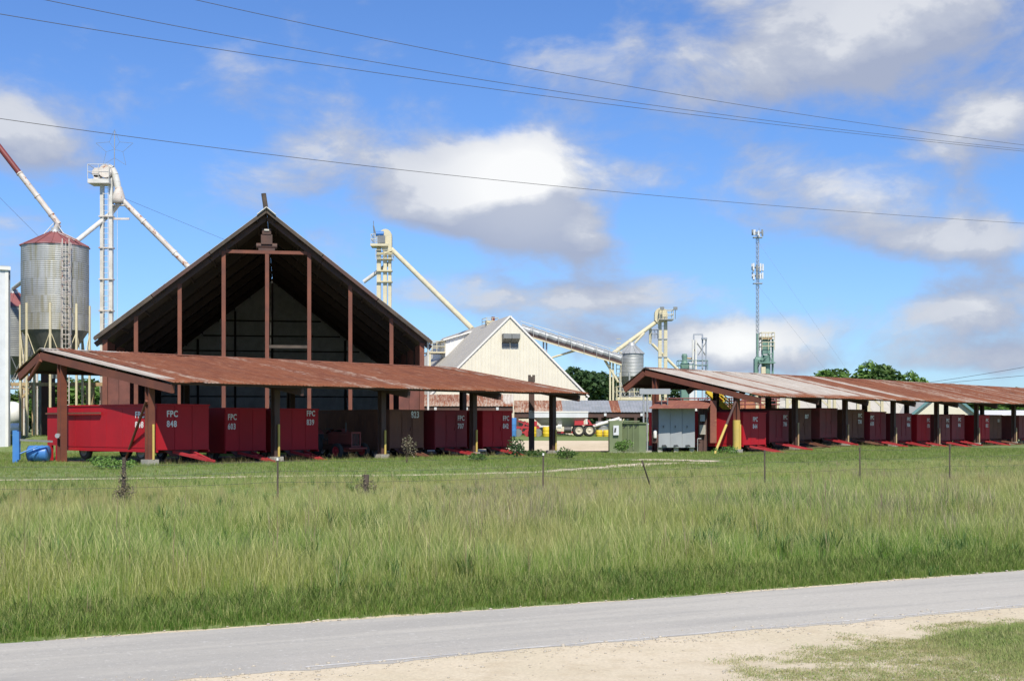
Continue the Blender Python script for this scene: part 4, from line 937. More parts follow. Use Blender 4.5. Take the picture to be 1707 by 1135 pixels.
MB().tube(at(920, 596, Yc) - O, at(960, 584, Yc) - O, .1, n=8).build('strut', M['cream_steel'], t); MB().tube(at(1030, 636, Yc) - O, at(1008, 600, Yc) - O, .12, n=8).build('strut', M['cream_steel'], t)

# grey bin, yellow platform
Yg = 130; xg = ux(1053, Yg)
t = bin_('grain_bin', 'grey hopper bin on a yellow steel platform left of the right shed', xg, Yg, 1.15, vz(589, Yg), vz(628, Yg), vz(652, Yg), .75, M['galv'], M['galv'], 6, pitch=.14, legm='galv', zl=vz(664, Yg), stub=.4)
O = Vector((ux(1052, Yg), Yg, g1(xg, Yg)))
t = thing('steel_platform', 'pale yellow steel platform carrying the grey bin', 'platform', tuple(O))
zp = vz(662, Yg) - O.z; xa, xb_ = ux(1027, Yg) - O.x, ux(1083, Yg) - O.x
MB().bx(xa, xb_, -1.6, 1.6, zp - .3, zp - .02).build('deck', M['cream_steel'], t)
for x in (xa + .1, xb_ - .1):
    for y in (-1.5, 1.5): MB().bx(x - .1, x + .1, y - .1, y + .1, 0, zp - .3).build('leg', M['cream_steel'], t)
b = MB(); railing(b, xa, xb_, -1.58, 1.58, zp, 1.0, .04); b.build('railing', M['cream_steel'], t)
xl = ux(1029, Yg) - O.x; b = MB().beam((xl - .22, -1.7, 0), (xl - .22, -1.7, vz(588, Yg) - O.z), .06, .06).beam((xl + .22, -1.7, 0), (xl + .22, -1.7, vz(588, Yg) - O.z), .06, .06)
for i in range(22): b.tube((xl - .22, -1.7, .4 + i * .42), (xl + .22, -1.7, .4 + i * .42), .03, n=4)
b.build('ladder', M['cream_steel'], t)
MB().beam((xa, -1.5, .3), (xa + 1.6, -1.5, zp - .4), .08, .1).build('brace', M['cream_steel'], t)

Y4 = 136; x4 = ux(1102, Y4); z4 = g1(x4, Y4); O = Vector((x4, Y4, z4))
t = thing('bucket_elevator', 'cream elevator head with two floodlights rising behind the right shed', 'elevator', tuple(O))
for u in (1100, 1109.5): x = ux(u, Y4) - x4; MB().bx(x - .17, x + .17, -.17, .17, 0, vz(535, Y4) - z4).build('leg_trunk', M['cream_steel'], t)
b = MB()
for v in (565, 595): b.bx(ux(1097, Y4) - x4, ux(1112, Y4) - x4, -.25, .25, vz(v, Y4) - z4 - .05, vz(v, Y4) - z4 + .05)
for i in range(30): b.tube((ux(1103, Y4) - x4, -.2, i * .4 + .2), (ux(1107, Y4) - x4, -.2, i * .4 + .2), .02, n=4)
b.build('clamp', M['galv'], t)
xh, zh, rh = ux(1101.5, Y4) - x4, vz(524, Y4) - z4, .66
prof = [(xh + rh * math.cos(a_), zh + rh * math.sin(a_)) for a_ in np.linspace(-.1, math.pi, 12)] + [(xh - rh, zh - .6), (xh - .3, zh - 1.0), (xh + rh, zh - .6)]
MB().prism(prof, 'y', -.35, .35).build('head_housing', M['cream_steel'], t)
zp = vz(533, Y4) - z4; MB().bx(ux(1098, Y4) - x4, ux(1121, Y4) - x4, -1, .6, zp - .1, zp).build('platform', M['galv_dark'], t)
b = MB(); railing(b, ux(1098, Y4) - x4, ux(1121, Y4) - x4, -.98, .58, zp, .95, .035); b.build('railing', M['cream_steel'], t)
for u in (1102, 1124):
    x = ux(u, Y4) - x4; MB().tube((x, -.9, zp), (x, -.9, vz(518, Y4) - z4), .03, n=5).bx(x - .2, x + .2, -1.05, -.85, vz(518, Y4) - z4, vz(513, Y4) - z4).build('floodlight', M['galv_dark'], t)
MB().tube(at(1092, 538, Y4) - O, at(1018, 592, 130.5) - O, .21, n=12).build('spout', M['cream_steel'], t)
MB().tube(at(1073, 556, Y4 - 2) - O, at(1053, 577, 130) - O, .13, n=10).build('spout', M['cream_steel'], t)
MB().bx(ux(1082, Y4) - x4, ux(1086, Y4) - x4, -.2, .2, vz(573, Y4) - z4, vz(548, Y4) - z4).build('chute', M['cream_steel'], t)
MB().tube(at(1087, 573, Y4) - O, at(1132, 618, Y4) - O, .15, n=10).build('spout', M['cream_steel'], t)
b = MB(); railing(b, ux(1086, Y4) - x4, ux(1097, Y4) - x4, -.6, .5, vz(564, Y4) - z4, .9, .03); b.build('railing', M['tower'], t)

# machinery above the right shed ridge
Y5 = 140; O = Vector((ux(1158, Y5), Y5, g1(ux(1158, Y5), Y5)))
t = thing('cleaner_tower', 'grey and green machine tower with two white stacks above the right shed ridge', 'machine', tuple(O))
X = lambda u: ux(u, Y5) - O.x
Z = lambda v: vz(v, Y5) - O.z
for u in (1156.5, 1171, 1177): MB().bx(X(u) - .07, X(u) + .07, -.07, .07, 0, Z(558 if u < 1172 else 564)).build('post', M['tower'], t)
MB().beam((X(1156), 0, Z(557.5)), (X(1171.5), 0, Z(557.5)), .12, .12).bx(X(1170), X(1178), -.4, .4, Z(566), Z(563)).build('beam', M['tower'], t)
for u in (1154.5, 1159.5): MB().tube((X(u), -.3, 0), (X(u), -.3, Z(567)), .11, n=10).build('stack', M['white_trim'], t)
MB().beam((X(1162), 0, Z(572)), (X(1176), 0, Z(592)), .12, .12).beam((X(1176), 0, Z(572)), (X(1164), 0, Z(592)), .08, .08).build('brace', M['galv_dark'], t)
MB().lathe([(.001, Z(589.5)), (.25, Z(590)), (.32, Z(594)), (.25, Z(600)), (.3, Z(603)), (.45, Z(606)), (.45, 0)], 16, c=(X(1141), 0)).build('cyclone', M['green_steel'], t)
MB().bx(X(1135), X(1147), -.5, .5, 0, Z(606)).build('housing', M['green_steel'], t)
MB().bx(X(1148), X(1156), -.5, .5, 0, Z(604)).build('box', M['white_siding'], t)
b = MB(); railing(b, X(1130), X(1178), -.8, .8, Z(617), 1.0, .035); b.build('railing', M['green_steel'], t)
MB().tube((X(1145), 0, Z(597)), (X(1154), 0, Z(598)), .09, n=8).tube((X(1154), 0, Z(598)), (X(1157), 0, Z(582)), .09, n=8).build('duct', M['tan'], t)

Y6 = 150; O = Vector((ux(1275, Y6), Y6, g1(ux(1275, Y6), Y6)))
X = lambda u: ux(u, Y6) - O.x
Z = lambda v: vz(v, Y6) - O.z
t = thing('green_tower', 'green machine tower with yellow railings at the foot of the radio mast', 'machine', tuple(O))
for u, v in ((1262.5, 556), (1271, 562), (1281, 562), (1288, 565)): MB().bx(X(u) - .1, X(u) + .1, -.1, .1, 0, Z(v)).build('post', M['green_steel'], t)
MB().bx(X(1270), X(1283), -.45, .45, Z(590), Z(566)).build('housing', M['green_steel'], t)
MB().tube((X(1278), 0, 0), (X(1278), 0, Z(592)), .42, n=12).build('column', M['green_steel'], t)
MB().bx(X(1267), X(1285), -.7, .7, Z(566), Z(563)).build('cap', M['tan'], t)
for v in (567, 583): 
    b = MB(); railing(b, X(1268), X(1289), -.8, .8, Z(v + 1), .9, .04); b.build('railing', M['cream_steel'], t)
MB().bx(X(1263), X(1290), -.9, .9, Z(606), Z(604)).build('platform', M['green_steel'], t)
for a_, b_ in (((1271, 590), (1263, 612)), ((1281, 590), (1288, 612)), ((1263, 604), (1288, 588))): MB().beam((X(a_[0]), -.4, Z(a_[1])), (X(b_[0]), -.4, Z(b_[1])), .09, .09).build('brace', M['green_steel'], t)
MB().bx(X(1257), X(1262), -.4, .4, 0, Z(598)).tube((X(1259), 0, Z(600)), (X(1270), 0, Z(600)), .35, n=12).build('fan', M['green_steel'], t)
MB().bx(X(1266.5), X(1273.5), -1, -.5, 0, Z(612)).build('box', M['cream_steel'], t)

# radio mast
Y7 = 220; O = Vector((ux(1263, Y7), Y7, 0))
t = thing('radio_mast', 'slender grey lattice radio mast with antenna clusters', 'mast', tuple(O))
Z = lambda v: vz(v, Y7)
H = Z(390); w = .27
for k in range(3):
    a_ = 2 * math.pi * k / 3 + .5; MB().tube((w * math.cos(a_), w * math.sin(a_), 0), (w * math.cos(a_), w * math.sin(a_), H), .045, n=6).build('mast_leg', M['tower'], t)
b = MB(); n = int(H / .75)
for i in range(n):
    for k in range(3):
        a_, a2 = 2 * math.pi * k / 3 + .5, 2 * math.pi * (k + 1) / 3 + .5; z0_, z1_ = H * i / n, H * (i + 1) / n
        b.tube((w * math.cos(a_), w * math.sin(a_), z0_), (w * math.cos(a2), w * math.sin(a2), z1_), .03, n=4, caps=False).tube((w * math.cos(a_), w * math.sin(a_), z1_), (w * math.cos(a2), w * math.sin(a2), z1_), .03, n=4, caps=False)
o = b.build('lattice', M['tower'], t); o['kind'] = 'stuff'
for v, r_, hh, nn in ((388, .85, .9, 7), (446, .9, 1.1, 9), (460, .85, 1.0, 9)):
    pf = MB().lathe([(r_ - .1, Z(v) - .05), (r_, Z(v) - .05), (r_, Z(v) + .05), (r_ - .1, Z(v) + .05), (r_ - .1, Z(v) - .05)], 12)
    for q in range(3): pf.beam((0, 0, Z(v)), (r_ * math.cos(q * 2.1), r_ * math.sin(q * 2.1), Z(v)), .1, .1)
    pf.build('ring_mount', M['tower'], t)
    for i in range(nn):
        a_ = 2 * math.pi * i / nn + .2; x, y = r_ * math.cos(a_), r_ * math.sin(a_); z = Z(v) + random.uniform(-.15, .15)
        MB().bx(x - .13, x + .13, y - .1, y + .1, z - hh / 2, z + hh / 2 * random.uniform(.7, 1.2)).build('antenna', M['white_siding'] if i % 3 else M['galv_dark'], t)
MB().bx(-.75, .75, -.5, .5, Z(397), Z(395.5)).bx(-.75, .75, -.5, .5, Z(473.5), Z(472)).build('platform', M['tower'], t)
MB().tube((.25, 0, H), (.25, 0, Z(380)), .05, n=5).build('whip_antenna', M['tower'], t)
b = MB(); b.tube((0, 0, Z(402)), (22.4, 0, 0), .012, n=4).tube((0, 0, Z(475)), (20, 0, 0), .012, n=4); b.build('guy_wire', M['tower'], t)
# ------------------------------------------------------------------ long low covered shed in front of the warehouse
def low_shed(label, u0, u1, vt, vb, Y0, dy, mats, posts, upright):
    x0, x1 = ux(u0, Y0), ux(u1, Y0); z0 = g1((x0 + x1) / 2, Y0)
    t = thing('covered_walk', label, 'shed', (x0, Y0, z0)); ze, zt = vz(vb, Y0) - z0, vz(vt, Y0 + dy) - z0
    n = max(1, int((x1 - x0) / .76)); w = (x1 - x0) / n; ang = math.atan2(zt - ze, dy); L_ = math.hypot(dy, zt - ze)
    me = corr_mesh('roof_sheet', w, L_, w / 3, .025)
    for i in range(n): inst('roof_sheet', me, mats(i, n), t, (i * w, 0, ze + (i % 2) * .006), (ang, 0, random.uniform(-.004, .004)))
    inst('roof_sheet', corr_mesh('rear_sheet', x1 - x0, 2.0, .3), M['half_roof'], t, (x1 - x0, dy + 2, zt - .8), (math.atan2(.8, 2), 0, math.pi))
    MB().bx(0, x1 - x0, .12, .28, ze - .42, ze - .04).build('eave_beam', M['brown_steel'], t)
    MB().bx(0, x1 - x0, dy + 1.8, dy + 1.95, ze - .5, zt - .9).build('rear_wall', M['brown_steel'], t)
    for u in posts: x = ux(u, Y0) - x0; MB().bx(x - .12, x + .12, .1, .34, -.1, ze - .42).build('post', M['brown_steel'], t)
    for k in range(upright): x = (k + .5) * (x1 - x0) / upright; MB().bx(x - .1, x + .1, .02, .1, ze - .3, ze - .08).build('light_fixture', M['white_siding'], t)
    return t
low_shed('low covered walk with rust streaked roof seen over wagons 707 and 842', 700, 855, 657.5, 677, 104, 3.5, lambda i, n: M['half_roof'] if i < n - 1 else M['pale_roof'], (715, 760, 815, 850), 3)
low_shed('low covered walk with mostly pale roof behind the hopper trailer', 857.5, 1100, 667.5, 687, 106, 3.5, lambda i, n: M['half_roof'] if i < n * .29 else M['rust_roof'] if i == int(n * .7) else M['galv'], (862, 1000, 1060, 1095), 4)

# hopper trailer
Yh = 100; O = Vector((ux(930, Yh), Yh, g1(ux(930, Yh), Yh)))
X = lambda u: ux(u, Yh) - O.x
Z = lambda v: vz(v, Yh) - O.z
t = thing('hopper_trailer', 'white hopper trailer on a red tandem frame parked beyond the sand lot', 'trailer', tuple(O))
def frustum(b, x0, x1, y0, y1, z0, X0, X1, Y0, Y1, z1):
    return b.add([(x0, y0, z0), (x1, y0, z0), (x1, y1, z0), (x0, y1, z0), (X0, Y0, z1), (X1, Y0, z1), (X1, Y1, z1), (X0, Y1, z1)], [(3, 2, 1, 0), (4, 5, 6, 7), (0, 1, 5, 4), (1, 2, 6, 5), (2, 3, 7, 6), (3, 0, 4, 7)])
MB().bx(X(887), X(979), -1.1, 1.1, Z(696), Z(688)).build('hopper', M['white_siding'], t)
MB().bx(X(886.5), X(979.5), -1.13, 1.13, Z(688) + .002, Z(685.5)).build('tarp', M['white_trim'], t)
b = MB(); frustum(b, X(905), X(963), -.45, .45, Z(711), X(889), X(977), -1.08, 1.08, Z(696) - .003); b.build('hopper_bottom', M['galv'], t)
MB().bx(X(898), X(935), -1.0, -.9, Z(712), Z(709)).build('rail', M['white_trim'], t)
MB().bx(X(862), X(992), -.5, -.36, Z(722), Z(719)).bx(X(862), X(992), .36, .5, Z(722), Z(719)).beam((X(868), -.4, Z(719)), (X(876), -.4, Z(702)), .12, .12).bx(X(886), X(895), -.9, .9, Z(716), Z(702)).bx(X(957), X(972), -.9, .9, Z(708.6), Z(699)).beam((X(878), -.4, Z(704)), (X(900), -.4, Z(721)), .12, .12).beam((X(979), -.9, Z(700)), (X(990), -.9, Z(716)), .12, .14).bx(X(956), X(992), -1.15, -.75, Z(708.5), Z(707)).build('frame', M['tongue_red'], t)
for u in (964, 981.5):
    for y in (-.95, .95):
        q = inst('wheel', WMESH['wheel'], M['tyre'], t, (X(u), y, .46), (R(90), 0, 0), (1.12, 1.12, 1.1)); inst('rim', WMESH['rim'], M['rim_cream'], q)
MB().bx(X(929), X(936), -.95, -.7, Z(714), Z(707)).build('control_box', M['white_trim'], t)
MB().tube((X(940), -.6, Z(716)), (X(952), -.6, Z(716)), .22, n=12).build('engine', M['brass'], t)
O2 = Vector((ux(1005, Yh), Yh, g1(ux(1005, Yh), Yh)))
t = thing('auger', 'white auger tube tilted up behind the green transformer box', 'auger', tuple(O2))
MB().tube(at(980, 713, Yh) - O2, at(1033, 697.5, Yh) - O2, .13, n=12).build('tube', M['white_trim'], t); MB().tube(at(1033, 697.5, Yh) - O2, at(1034, 703, Yh) - O2, .14, n=10).build('spout', M['white_trim'], t)
MB().tube(at(1003, 706, Yh) - O2, Vector((.1, .5, 0)), .05, n=6).build('support_leg', M['galv_dark'], t)
t = thing('planter', 'red farm implement with round discs left of the hopper trailer', 'implement', (ux(868, Yh - 1.5), Yh - 1.5, g1(ux(868, Yh - 1.5), Yh - 1.5)))
MB().bx(-1.9, 1.4, -.1, .1, .62, .78).beam((-1.4, 0, .7), (-.4, 0, 1.4), .1, .1).beam((1, 0, .7), (-.2, 0, 1.2), .1, .1).build('tool_bar', M['tongue_red'], t)
for k in range(5):
    x = -1.7 + k * .75; MB().tube((x, -.2, .3), (x, -.12, .3), .3, n=16).beam((x, -.1, .3), (x, 0, .7), .06, .06).build('disc', M['tongue_red'] if k % 2 else M['galv_dark'], t)
for k in range(2): MB().lathe([(.001, .8), (.3, .8), (.33, 1.35), (.001, 1.45)], 12, c=(-1.5 + k * .8, .1)).build('hopper_can', M['galv_dark'], t)
def barrel(u, Y, m, lab, h=.75, r=.28, dz=0, lying=False):
    x = ux(u, Y); t = thing('drum', lab, 'drum', (x, Y, g1(x, Y) + dz))
    prof = [(.001, 0), (r * .96, 0), (r, .03), (r, h * .3), (r * 1.04, h * .33), (r, h * .36), (r, h * .63), (r * 1.04, h * .66), (r, h * .69), (r, h - .03), (r * .96, h), (.001, h - .02)]
    MB().lathe(prof, 18).build('body', M[m], t); MB().lathe([(.05, h - .019), (.05, h + .03), (.001, h + .03)], 10, c=(r * .6, 0)).build('cap', M['brass'], t)
    return t
barrel(911, 98, 'bright_yellow', 'yellow drum standing in front of the red trailer frame')
barrel(888, 98, 'bright_yellow', 'yellow drum partly behind the tall rusty column')
barrel(999, 99, 'bright_yellow', 'yellow can left of the grey round tank by the transformer', .5, .25)
barrel(1011, 99, 'bright_yellow', 'yellow can touching the transformer box edge', .5, .25)
barrel(1004, 100.5, 'galv', 'grey round tank between two yellow cans', 1.15, .5)
barrel(856, 98, 'blue', 'blue drum beside wagon 842 and the tall column', 1.4, .22)

# tall rusty column through the far end of the left shed
p = PL + S * 28.5 + T * 2.9; z = g1(p.x, p.y)
t = thing('rusty_column', 'tall square rusty column with a notched wider head beside the end of the left shed', 'column', (p.x, p.y, z), 0)
hh = vz(625, p.y) - z
MB().bx(-.17, .17, -.17, .17, 0, hh - .42).build('shaft', M['brown_steel'], t)
MB().bx(-.21, -.04, -.16, .16, hh - .42, hh).bx(.04, .21, -.16, .16, hh - .42, hh).bx(-.04, .04, -.1, .1, hh - .42, hh - .1).build('head', M['wood'], t)
MB().bx(-.172, .172, -.178, -.171, vz(697, p.y) - z, vz(684, p.y) - z).build('faded_plate', M['white_rusty'], t)

# transformer box
Yx = 80.5; O = Vector((ux(1047, Yx), Yx, g1(ux(1047, Yx), Yx)))
X = lambda u: ux(u, Yx) - O.x
Z = lambda v: vz(v, Yx) - O.z
t = thing('transformer', 'green steel transformer box with a white meter on its side', 'transformer', tuple(O), 0)
MB().bx(X(1014.5), X(1078), -.7, 1.1, -.05, .06).build('pad', M['concrete'], t)
MB().bx(X(1016), X(1037), -.1, 1.0, .061, Z(703)).build('left_cabinet', M['green_box'], t)
b = MB(); b.prism([(X(1037.3), .1), (X(1064), -.55), (X(1076), -.35), (X(1076), 1.0), (X(1037.3), 1.0)], 'z', .061, Z(706)); b.build('door_cabinet', M['green_box'], t)
MB().prism([(X(1036), .0), (X(1064), -.66), (X(1078), -.42), (X(1078), 1.1), (X(1036), 1.1)], 'z', Z(706) + .002, Z(704)).bx(X(1015), X(1066), -.02, 1.05, Z(703) + .002, Z(701)).build('lid', M['green_box'], t)
for f in (.35, .67):
    p0 = Vector((X(1037.3), .1, 0)).lerp(Vector((X(1064), -.55, 0)), f); MB().beam((p0.x, p0.y - .02, .2), (p0.x, p0.y - .02, Z(708)), .05, .05).build('door_seam', M['green_box'], t)
b = MB().prism([(X(1022), Z(725)), (X(1031), Z(725)), (X(1031), Z(709)), (X(1022), Z(709))], 'y', -.26, -.102); b.build('meter_box', M['white_siding'], t)
MB().prism([(X(1023), Z(720)), (X(1026), Z(720)), (X(1027), Z(713)), (X(1024), Z(713))], 'y', -.29, -.262).build('meter_plate', M['brass'], t)
for f in (.05, .4, .72):
    p0 = Vector((X(1037.3), .1, 0)).lerp(Vector((X(1064), -.55, 0)), f); MB().beam((p0.x + .05, p0.y - .05, Z(713)), (p0.x + .18, p0.y - .12, Z(708)), .03, .05).build('hasp', M['brass'], t)

# grey box on two poles
Yp = 81.0; O = Vector((ux(1090, Yp), Yp, g1(ux(1090, Yp), Yp)))
X = lambda u: ux(u, Yp) - O.x
Z = lambda v: vz(v, Yp) - O.z
t = thing('cable_trough', 'long grey cable box held up by two galvanised pipes beside the cabinets', 'cable box', tuple(O))
MB().bx(X(1066), X(1117), -.15, .25, Z(657), Z(648)).build('box', M['grey_box'], t)
for u, v in ((1073, 705), (1079, 753)): MB().tube((X(u), .05, Z(v)), (X(u), .05, Z(657) - .002), .055, n=10).build('pipe', M['galv'], t)
for u in (1103, 1113): MB().tube((X(u), .05, Z(680)), (X(u), .05, Z(657) - .002), .04, n=8).build('conduit', M['galv_dark'], t)
MB().bx(X(1075), X(1086), -.15, .3, 0, .14).build('base', M['concrete'], t)

# electrical cabinets under the rusty awning
Yk = 81.5; O = Vector((ux(1128, Yk), Yk, g1(ux(1128, Yk), Yk)))
X = lambda u: ux(u, Yk) - O.x
Z = lambda v: vz(v, Yk) - O.z
t = thing('switch_cabinet', 'three door grey electrical cabinet on short legs under a rusty awning', 'electrical cabinet', tuple(O))
MB().bx(X(1098), X(1158.5), .08, .8, Z(746), Z(678)).build('body', M['grey_box'], t)
for k, (u0, u1) in enumerate(((1098, 1117.3), (1117.7, 1137), (1137.4, 1158.5))):
    d = MB().prism([(X(u0) + .01, .06), (X(u1) - .02, -.04), (X(u1) - .01, .06)] if k else [(X(u0) + .01, .06), (X(u1) - .02, .02), (X(u1) - .01, .06)], 'z', Z(745.5), Z(679)).build('door', M['grey_box'], t)
    MB().bx(X(u0) + .27, X(u0) + .31, -.06, -.01, Z(713), Z(709)).build('handle', M['brass'], d)
    MB().prism([(X(u0) + .2, Z(744)), (X(u0) + .52, Z(744)), (X(u0) + .42, Z(741)), (X(u0) + .2, Z(741.5))], 'y', -.02, .03).build('vent', M['brass'], d)
for u in (1101, 1128, 1154): MB().bx(X(u) - .14, X(u) + .14, .2, .6, 0, Z(746)).build('leg', M['concrete'], t)
t = thing('awning', 'rusty sheet metal awning with side posts over the grey electrical cabinet', 'awning', tuple(O))
n = 8
for i in range(n):
    ua, ub = 1082 + (1180 - 1082) * i / n, 1082 + (1180 - 1082) * (i + 1) / n; va, vb = 1098 + (1190 - 1098) * i / n, 1098 + (1190 - 1098) * (i + 1) / n
    zt_, ze_ = Z(668), Z(679.5)
    v = [tuple(at(p_, q_, Yk + d_) - O) for p_, q_, d_ in ((ua, 680, -1.25), (ub - .3, 680, -1.25), (vb - .3, 667.5, .75), (va, 667.5, .75))]; v += [(a_, b_, c_ - .03) for a_, b_, c_ in v]
    MB().add(v, [(0, 1, 2, 3), (7, 6, 5, 4), (0, 4, 5, 1), (1, 5, 6, 2), (2, 6, 7, 3), (3, 7, 4, 0)]).build('roof_sheet', M['awning_rust'], t)
MB().bx(X(1183.5), X(1194), -.12, .7, Z(738), Z(667.5)).build('side_panel', M['awning_rust'], t)
MB().bx(X(1088), X(1098) - .01, .1, .6, Z(738), Z(681)).build('side_panel', M['brown_steel'], t)
for u in (1170, 1178): MB().bx(X(u) - .13, X(u) + .13, .5, .75, 0, Z(670)).build('post', M['brown_steel'], t)
MB().bx(X(1160), X(1222), .72, .8, Z(740.5), Z(738.6)).build('rail', M['brown_steel'], t)
for (u0, u1, v0, v1, m) in ((1167, 1177, 724, 708, 'concrete'), (1168, 1176, 702, 691, 'grey_box')): MB().bx(X(u0), X(u1), .2, .49, Z(v0), Z(v1)).build('junction_box', M[m], t)
MB().tube((X(1164), .3, 0), (X(1164), .3, Z(731)), .03, n=6).tube((X(1164), .3, Z(731)), (X(1170), .3, Z(731)), .03, n=6).build('conduit', M['galv'], t)
t = thing('fire_extinguisher', 'small white and red fire extinguisher hung on the awning post', 'extinguisher', (O.x + X(1092), Yk - .02, O.z + Z(722)))
MB().lathe([(.001, -.3), (.10, -.3), (.11, -.27), (.11, .1), (.06, .2), (.001, .2)], 12).build('cylinder', M['white_trim'], t); MB().bx(-.03, .03, -.03, .03, .2, .32).bx(-.03, .16, -.03, .03, .3, .34).build('handle', M['red_pipe'], t)

# yellow stair behind the right shed's near end
Ys = 95; O = Vector((ux(1207, Ys), Ys, g1(ux(1207, Ys), Ys)))
t = thing('yellow_stair', 'bright yellow steel stair with railings behind the near end of the right shed', 'stair', tuple(O))
for dy in (0, .9):
    MB().beam(at(1180, 652, Ys) - O + Vector((0, dy, 0)), at(1240, 706, Ys) - O + Vector((0, dy, 0)), .06, .28).build('stringer', M['bright_yellow'], t)
    for k in (12, 6): MB().tube(at(1196, 652 - k + 8, Ys) - O + Vector((0, dy, 0)), at(1240, 694 - k + 8, Ys) - O + Vector((0, dy, 0)), .035, n=6).build('handrail', M['bright_yellow'], t)
    for f in np.linspace(.2, 1, 5): p = (at(1188, 658, Ys) - O).lerp(at(1240, 702, Ys) - O, f); MB().tube(p + Vector((0, dy, 0)), p + Vector((0, dy, .95)), .03, n=6).build('baluster', M['bright_yellow'], t)
for i in range(14): p = (at(1180, 652, Ys) - O).lerp(at(1240, 706, Ys) - O, i / 14); MB().bx(p.x - .1, p.x + .14, .04, .86, p.z - .02, p.z + .02).build('tread', M['bright_yellow'], t)
MB().bx(-.8, .1, 1.0, 1.1, 0, vz(655, Ys) - O.z).build('post', M['red_pipe'], t)

# yellow portal frames further back, red pipe rack
Yy = 125; O = Vector((ux(1290, Yy), Yy, 0))
t = thing('braced_portal', 'pale yellow steel frames with knee braces seen under the right shed roof', 'frame', tuple(O))
for u, s in ((1262, 0), (1278, -1), (1295, 0), (1312, 1), (1331, -1), (1382, -1), (1391, 0), (1430, 0), (1448, -1), (1470, -1)):
    x = ux(u, Yy) - O.x; zt = vz(655, Yy); MB().bx(x - .13, x + .13, -.13, .13, 0, zt).build('post', M['cream_steel'], t)
    if s: MB().beam((x, 0, zt - 1.3), (x + s * 1.1, 0, zt - .3), .12, .14).beam((x, 0, vz(683, Yy)), (x - s * .6, 0, vz(690, Yy)), .1, .1).build('knee_brace', M['cream_steel'], t)
MB().bx(ux(1258, Yy) - O.x, ux(1475, Yy) - O.x, -.12, .12, vz(655, Yy), vz(652, Yy)).build('beam', M['cream_steel'], t)
Yr = 112; O = Vector((ux(1190, Yr), Yr, 0))
t = thing('pipe_rack', 'red pipe railing running behind the right shed', 'railing', tuple(O))
for v in (664, 668, 674): MB().tube((ux(1108, Yr) - O.x, 0, vz(v, Yr)), (ux(1300, Yr) - O.x, 0, vz(v, Yr)), .055, n=8).build('rail', M['red_pipe'], t)
for u in range(1112, 1300, 26): MB().tube((ux(u, Yr) - O.x, 0, g1(ux(u, Yr), Yr)), (ux(u, Yr) - O.x, 0, vz(663, Yr)), .055, n=8).build('post', M['red_pipe'], t)
# mound of red clay
cx, cy = ux(1255, 150), 150.0; v = []; f = []; n = 24
for i in range(n + 1):
    for j in range(n + 1):
        a_, b_ = i / n * 2 - 1, j / n * 2 - 1; h = max(0, 1 - (a_ * a_ + b_ * b_) ** .6) * 4.6 * (1 + .25 * math.sin(i * 1.3) * math.cos(j * 1.1)); v.append((cx + a_ * 9, cy + b_ * 6, h - .1))
for i in range(n):
    for j in range(n): k = i * (n + 1) + j; f.append((k, k + n + 1, k + n + 2, k + 1))
me = bpy.data.meshes.new('clay_mound'); me.from_pydata(v, [], f); me.materials.append(M['clay']); me.update(); o = bpy.data.objects.new('clay_mound', me); COL.objects.link(o)
tag(o, 'mound of reddish clay seen past the yellow stair under the right shed', 'soil mound')

# grey roofed building and the cream gable house beyond the right shed
Yq = 142; x0, x1 = ux(1305, Yq), ux(1545, Yq)
t = thing('grey_building', 'long low building with a plain grey roof behind the yellow frames', 'building', (x0, Yq, 0))
n = 14; w = (x1 - x0) / n
for i in range(n): MB().beam((i * w + w / 2, 0, vz(692, Yq)), (i * w + w / 2, 7, vz(650, Yq)), w - .02, .06, (0, -.4, .9)).build('roof_sheet', M['grey_roof'], t)
MB().bx(.1, x1 - x0 - .1, .3, 13.5, 0, vz(694, Yq)).build('wall', M['cream_siding'], t)
MB().beam(((x1 - x0) / 2, 14, vz(692, Yq)), ((x1 - x0) / 2, 7.05, vz(650, Yq)), x1 - x0, .06, (0, .4, .9)).build('roof_sheet', M['grey_roof'], t)
Yq = 138; xc = ux(1573, Yq); hw_ = 3.6; zapx, zev = vz(648, Yq), vz(694, Yq)
t = thing('gable_house', 'cream gable end with teal roof edges behind the right shed', 'building', (xc, Yq, 0))
MB().prism([(-hw_, -.1), (hw_, -.1), (hw_, zev), (0, zapx), (-hw_, zev)], 'y', 0, 12).build('wall', M['cream_siding'], t)
for s in (-1, 1):
    MB().beam((s * (hw_ + .3), 6, zev - .15), (0, 6, zapx + .1), 12.6, .08, (s * .6, 0, .8)).build('roof', M['grey_roof'], t); MB().beam((s * (hw_ + .35), -.36, zev - .22), (0, -.36, zapx + .06), .1, .25, (s * .6, 0, .8)).build('rake_trim', M['teal'], t)
Yq = 150; t = thing('white_roofed_building', 'low white roofed building far behind the right end of the right shed', 'building', (ux(1645, Yq), Yq, 0))
MB().bx(0, 30, .2, 9, 0, vz(693, Yq)).build('wall', M['white_siding'], t)
for i in range(10): MB().beam((i * 3 + 1.5, 0, vz(692, Yq)), (i * 3 + 1.5, 9.5, vz(683, Yq)), 2.97, .1, (0, -.1, 1)).build('roof_sheet', M['white_trim'], t)

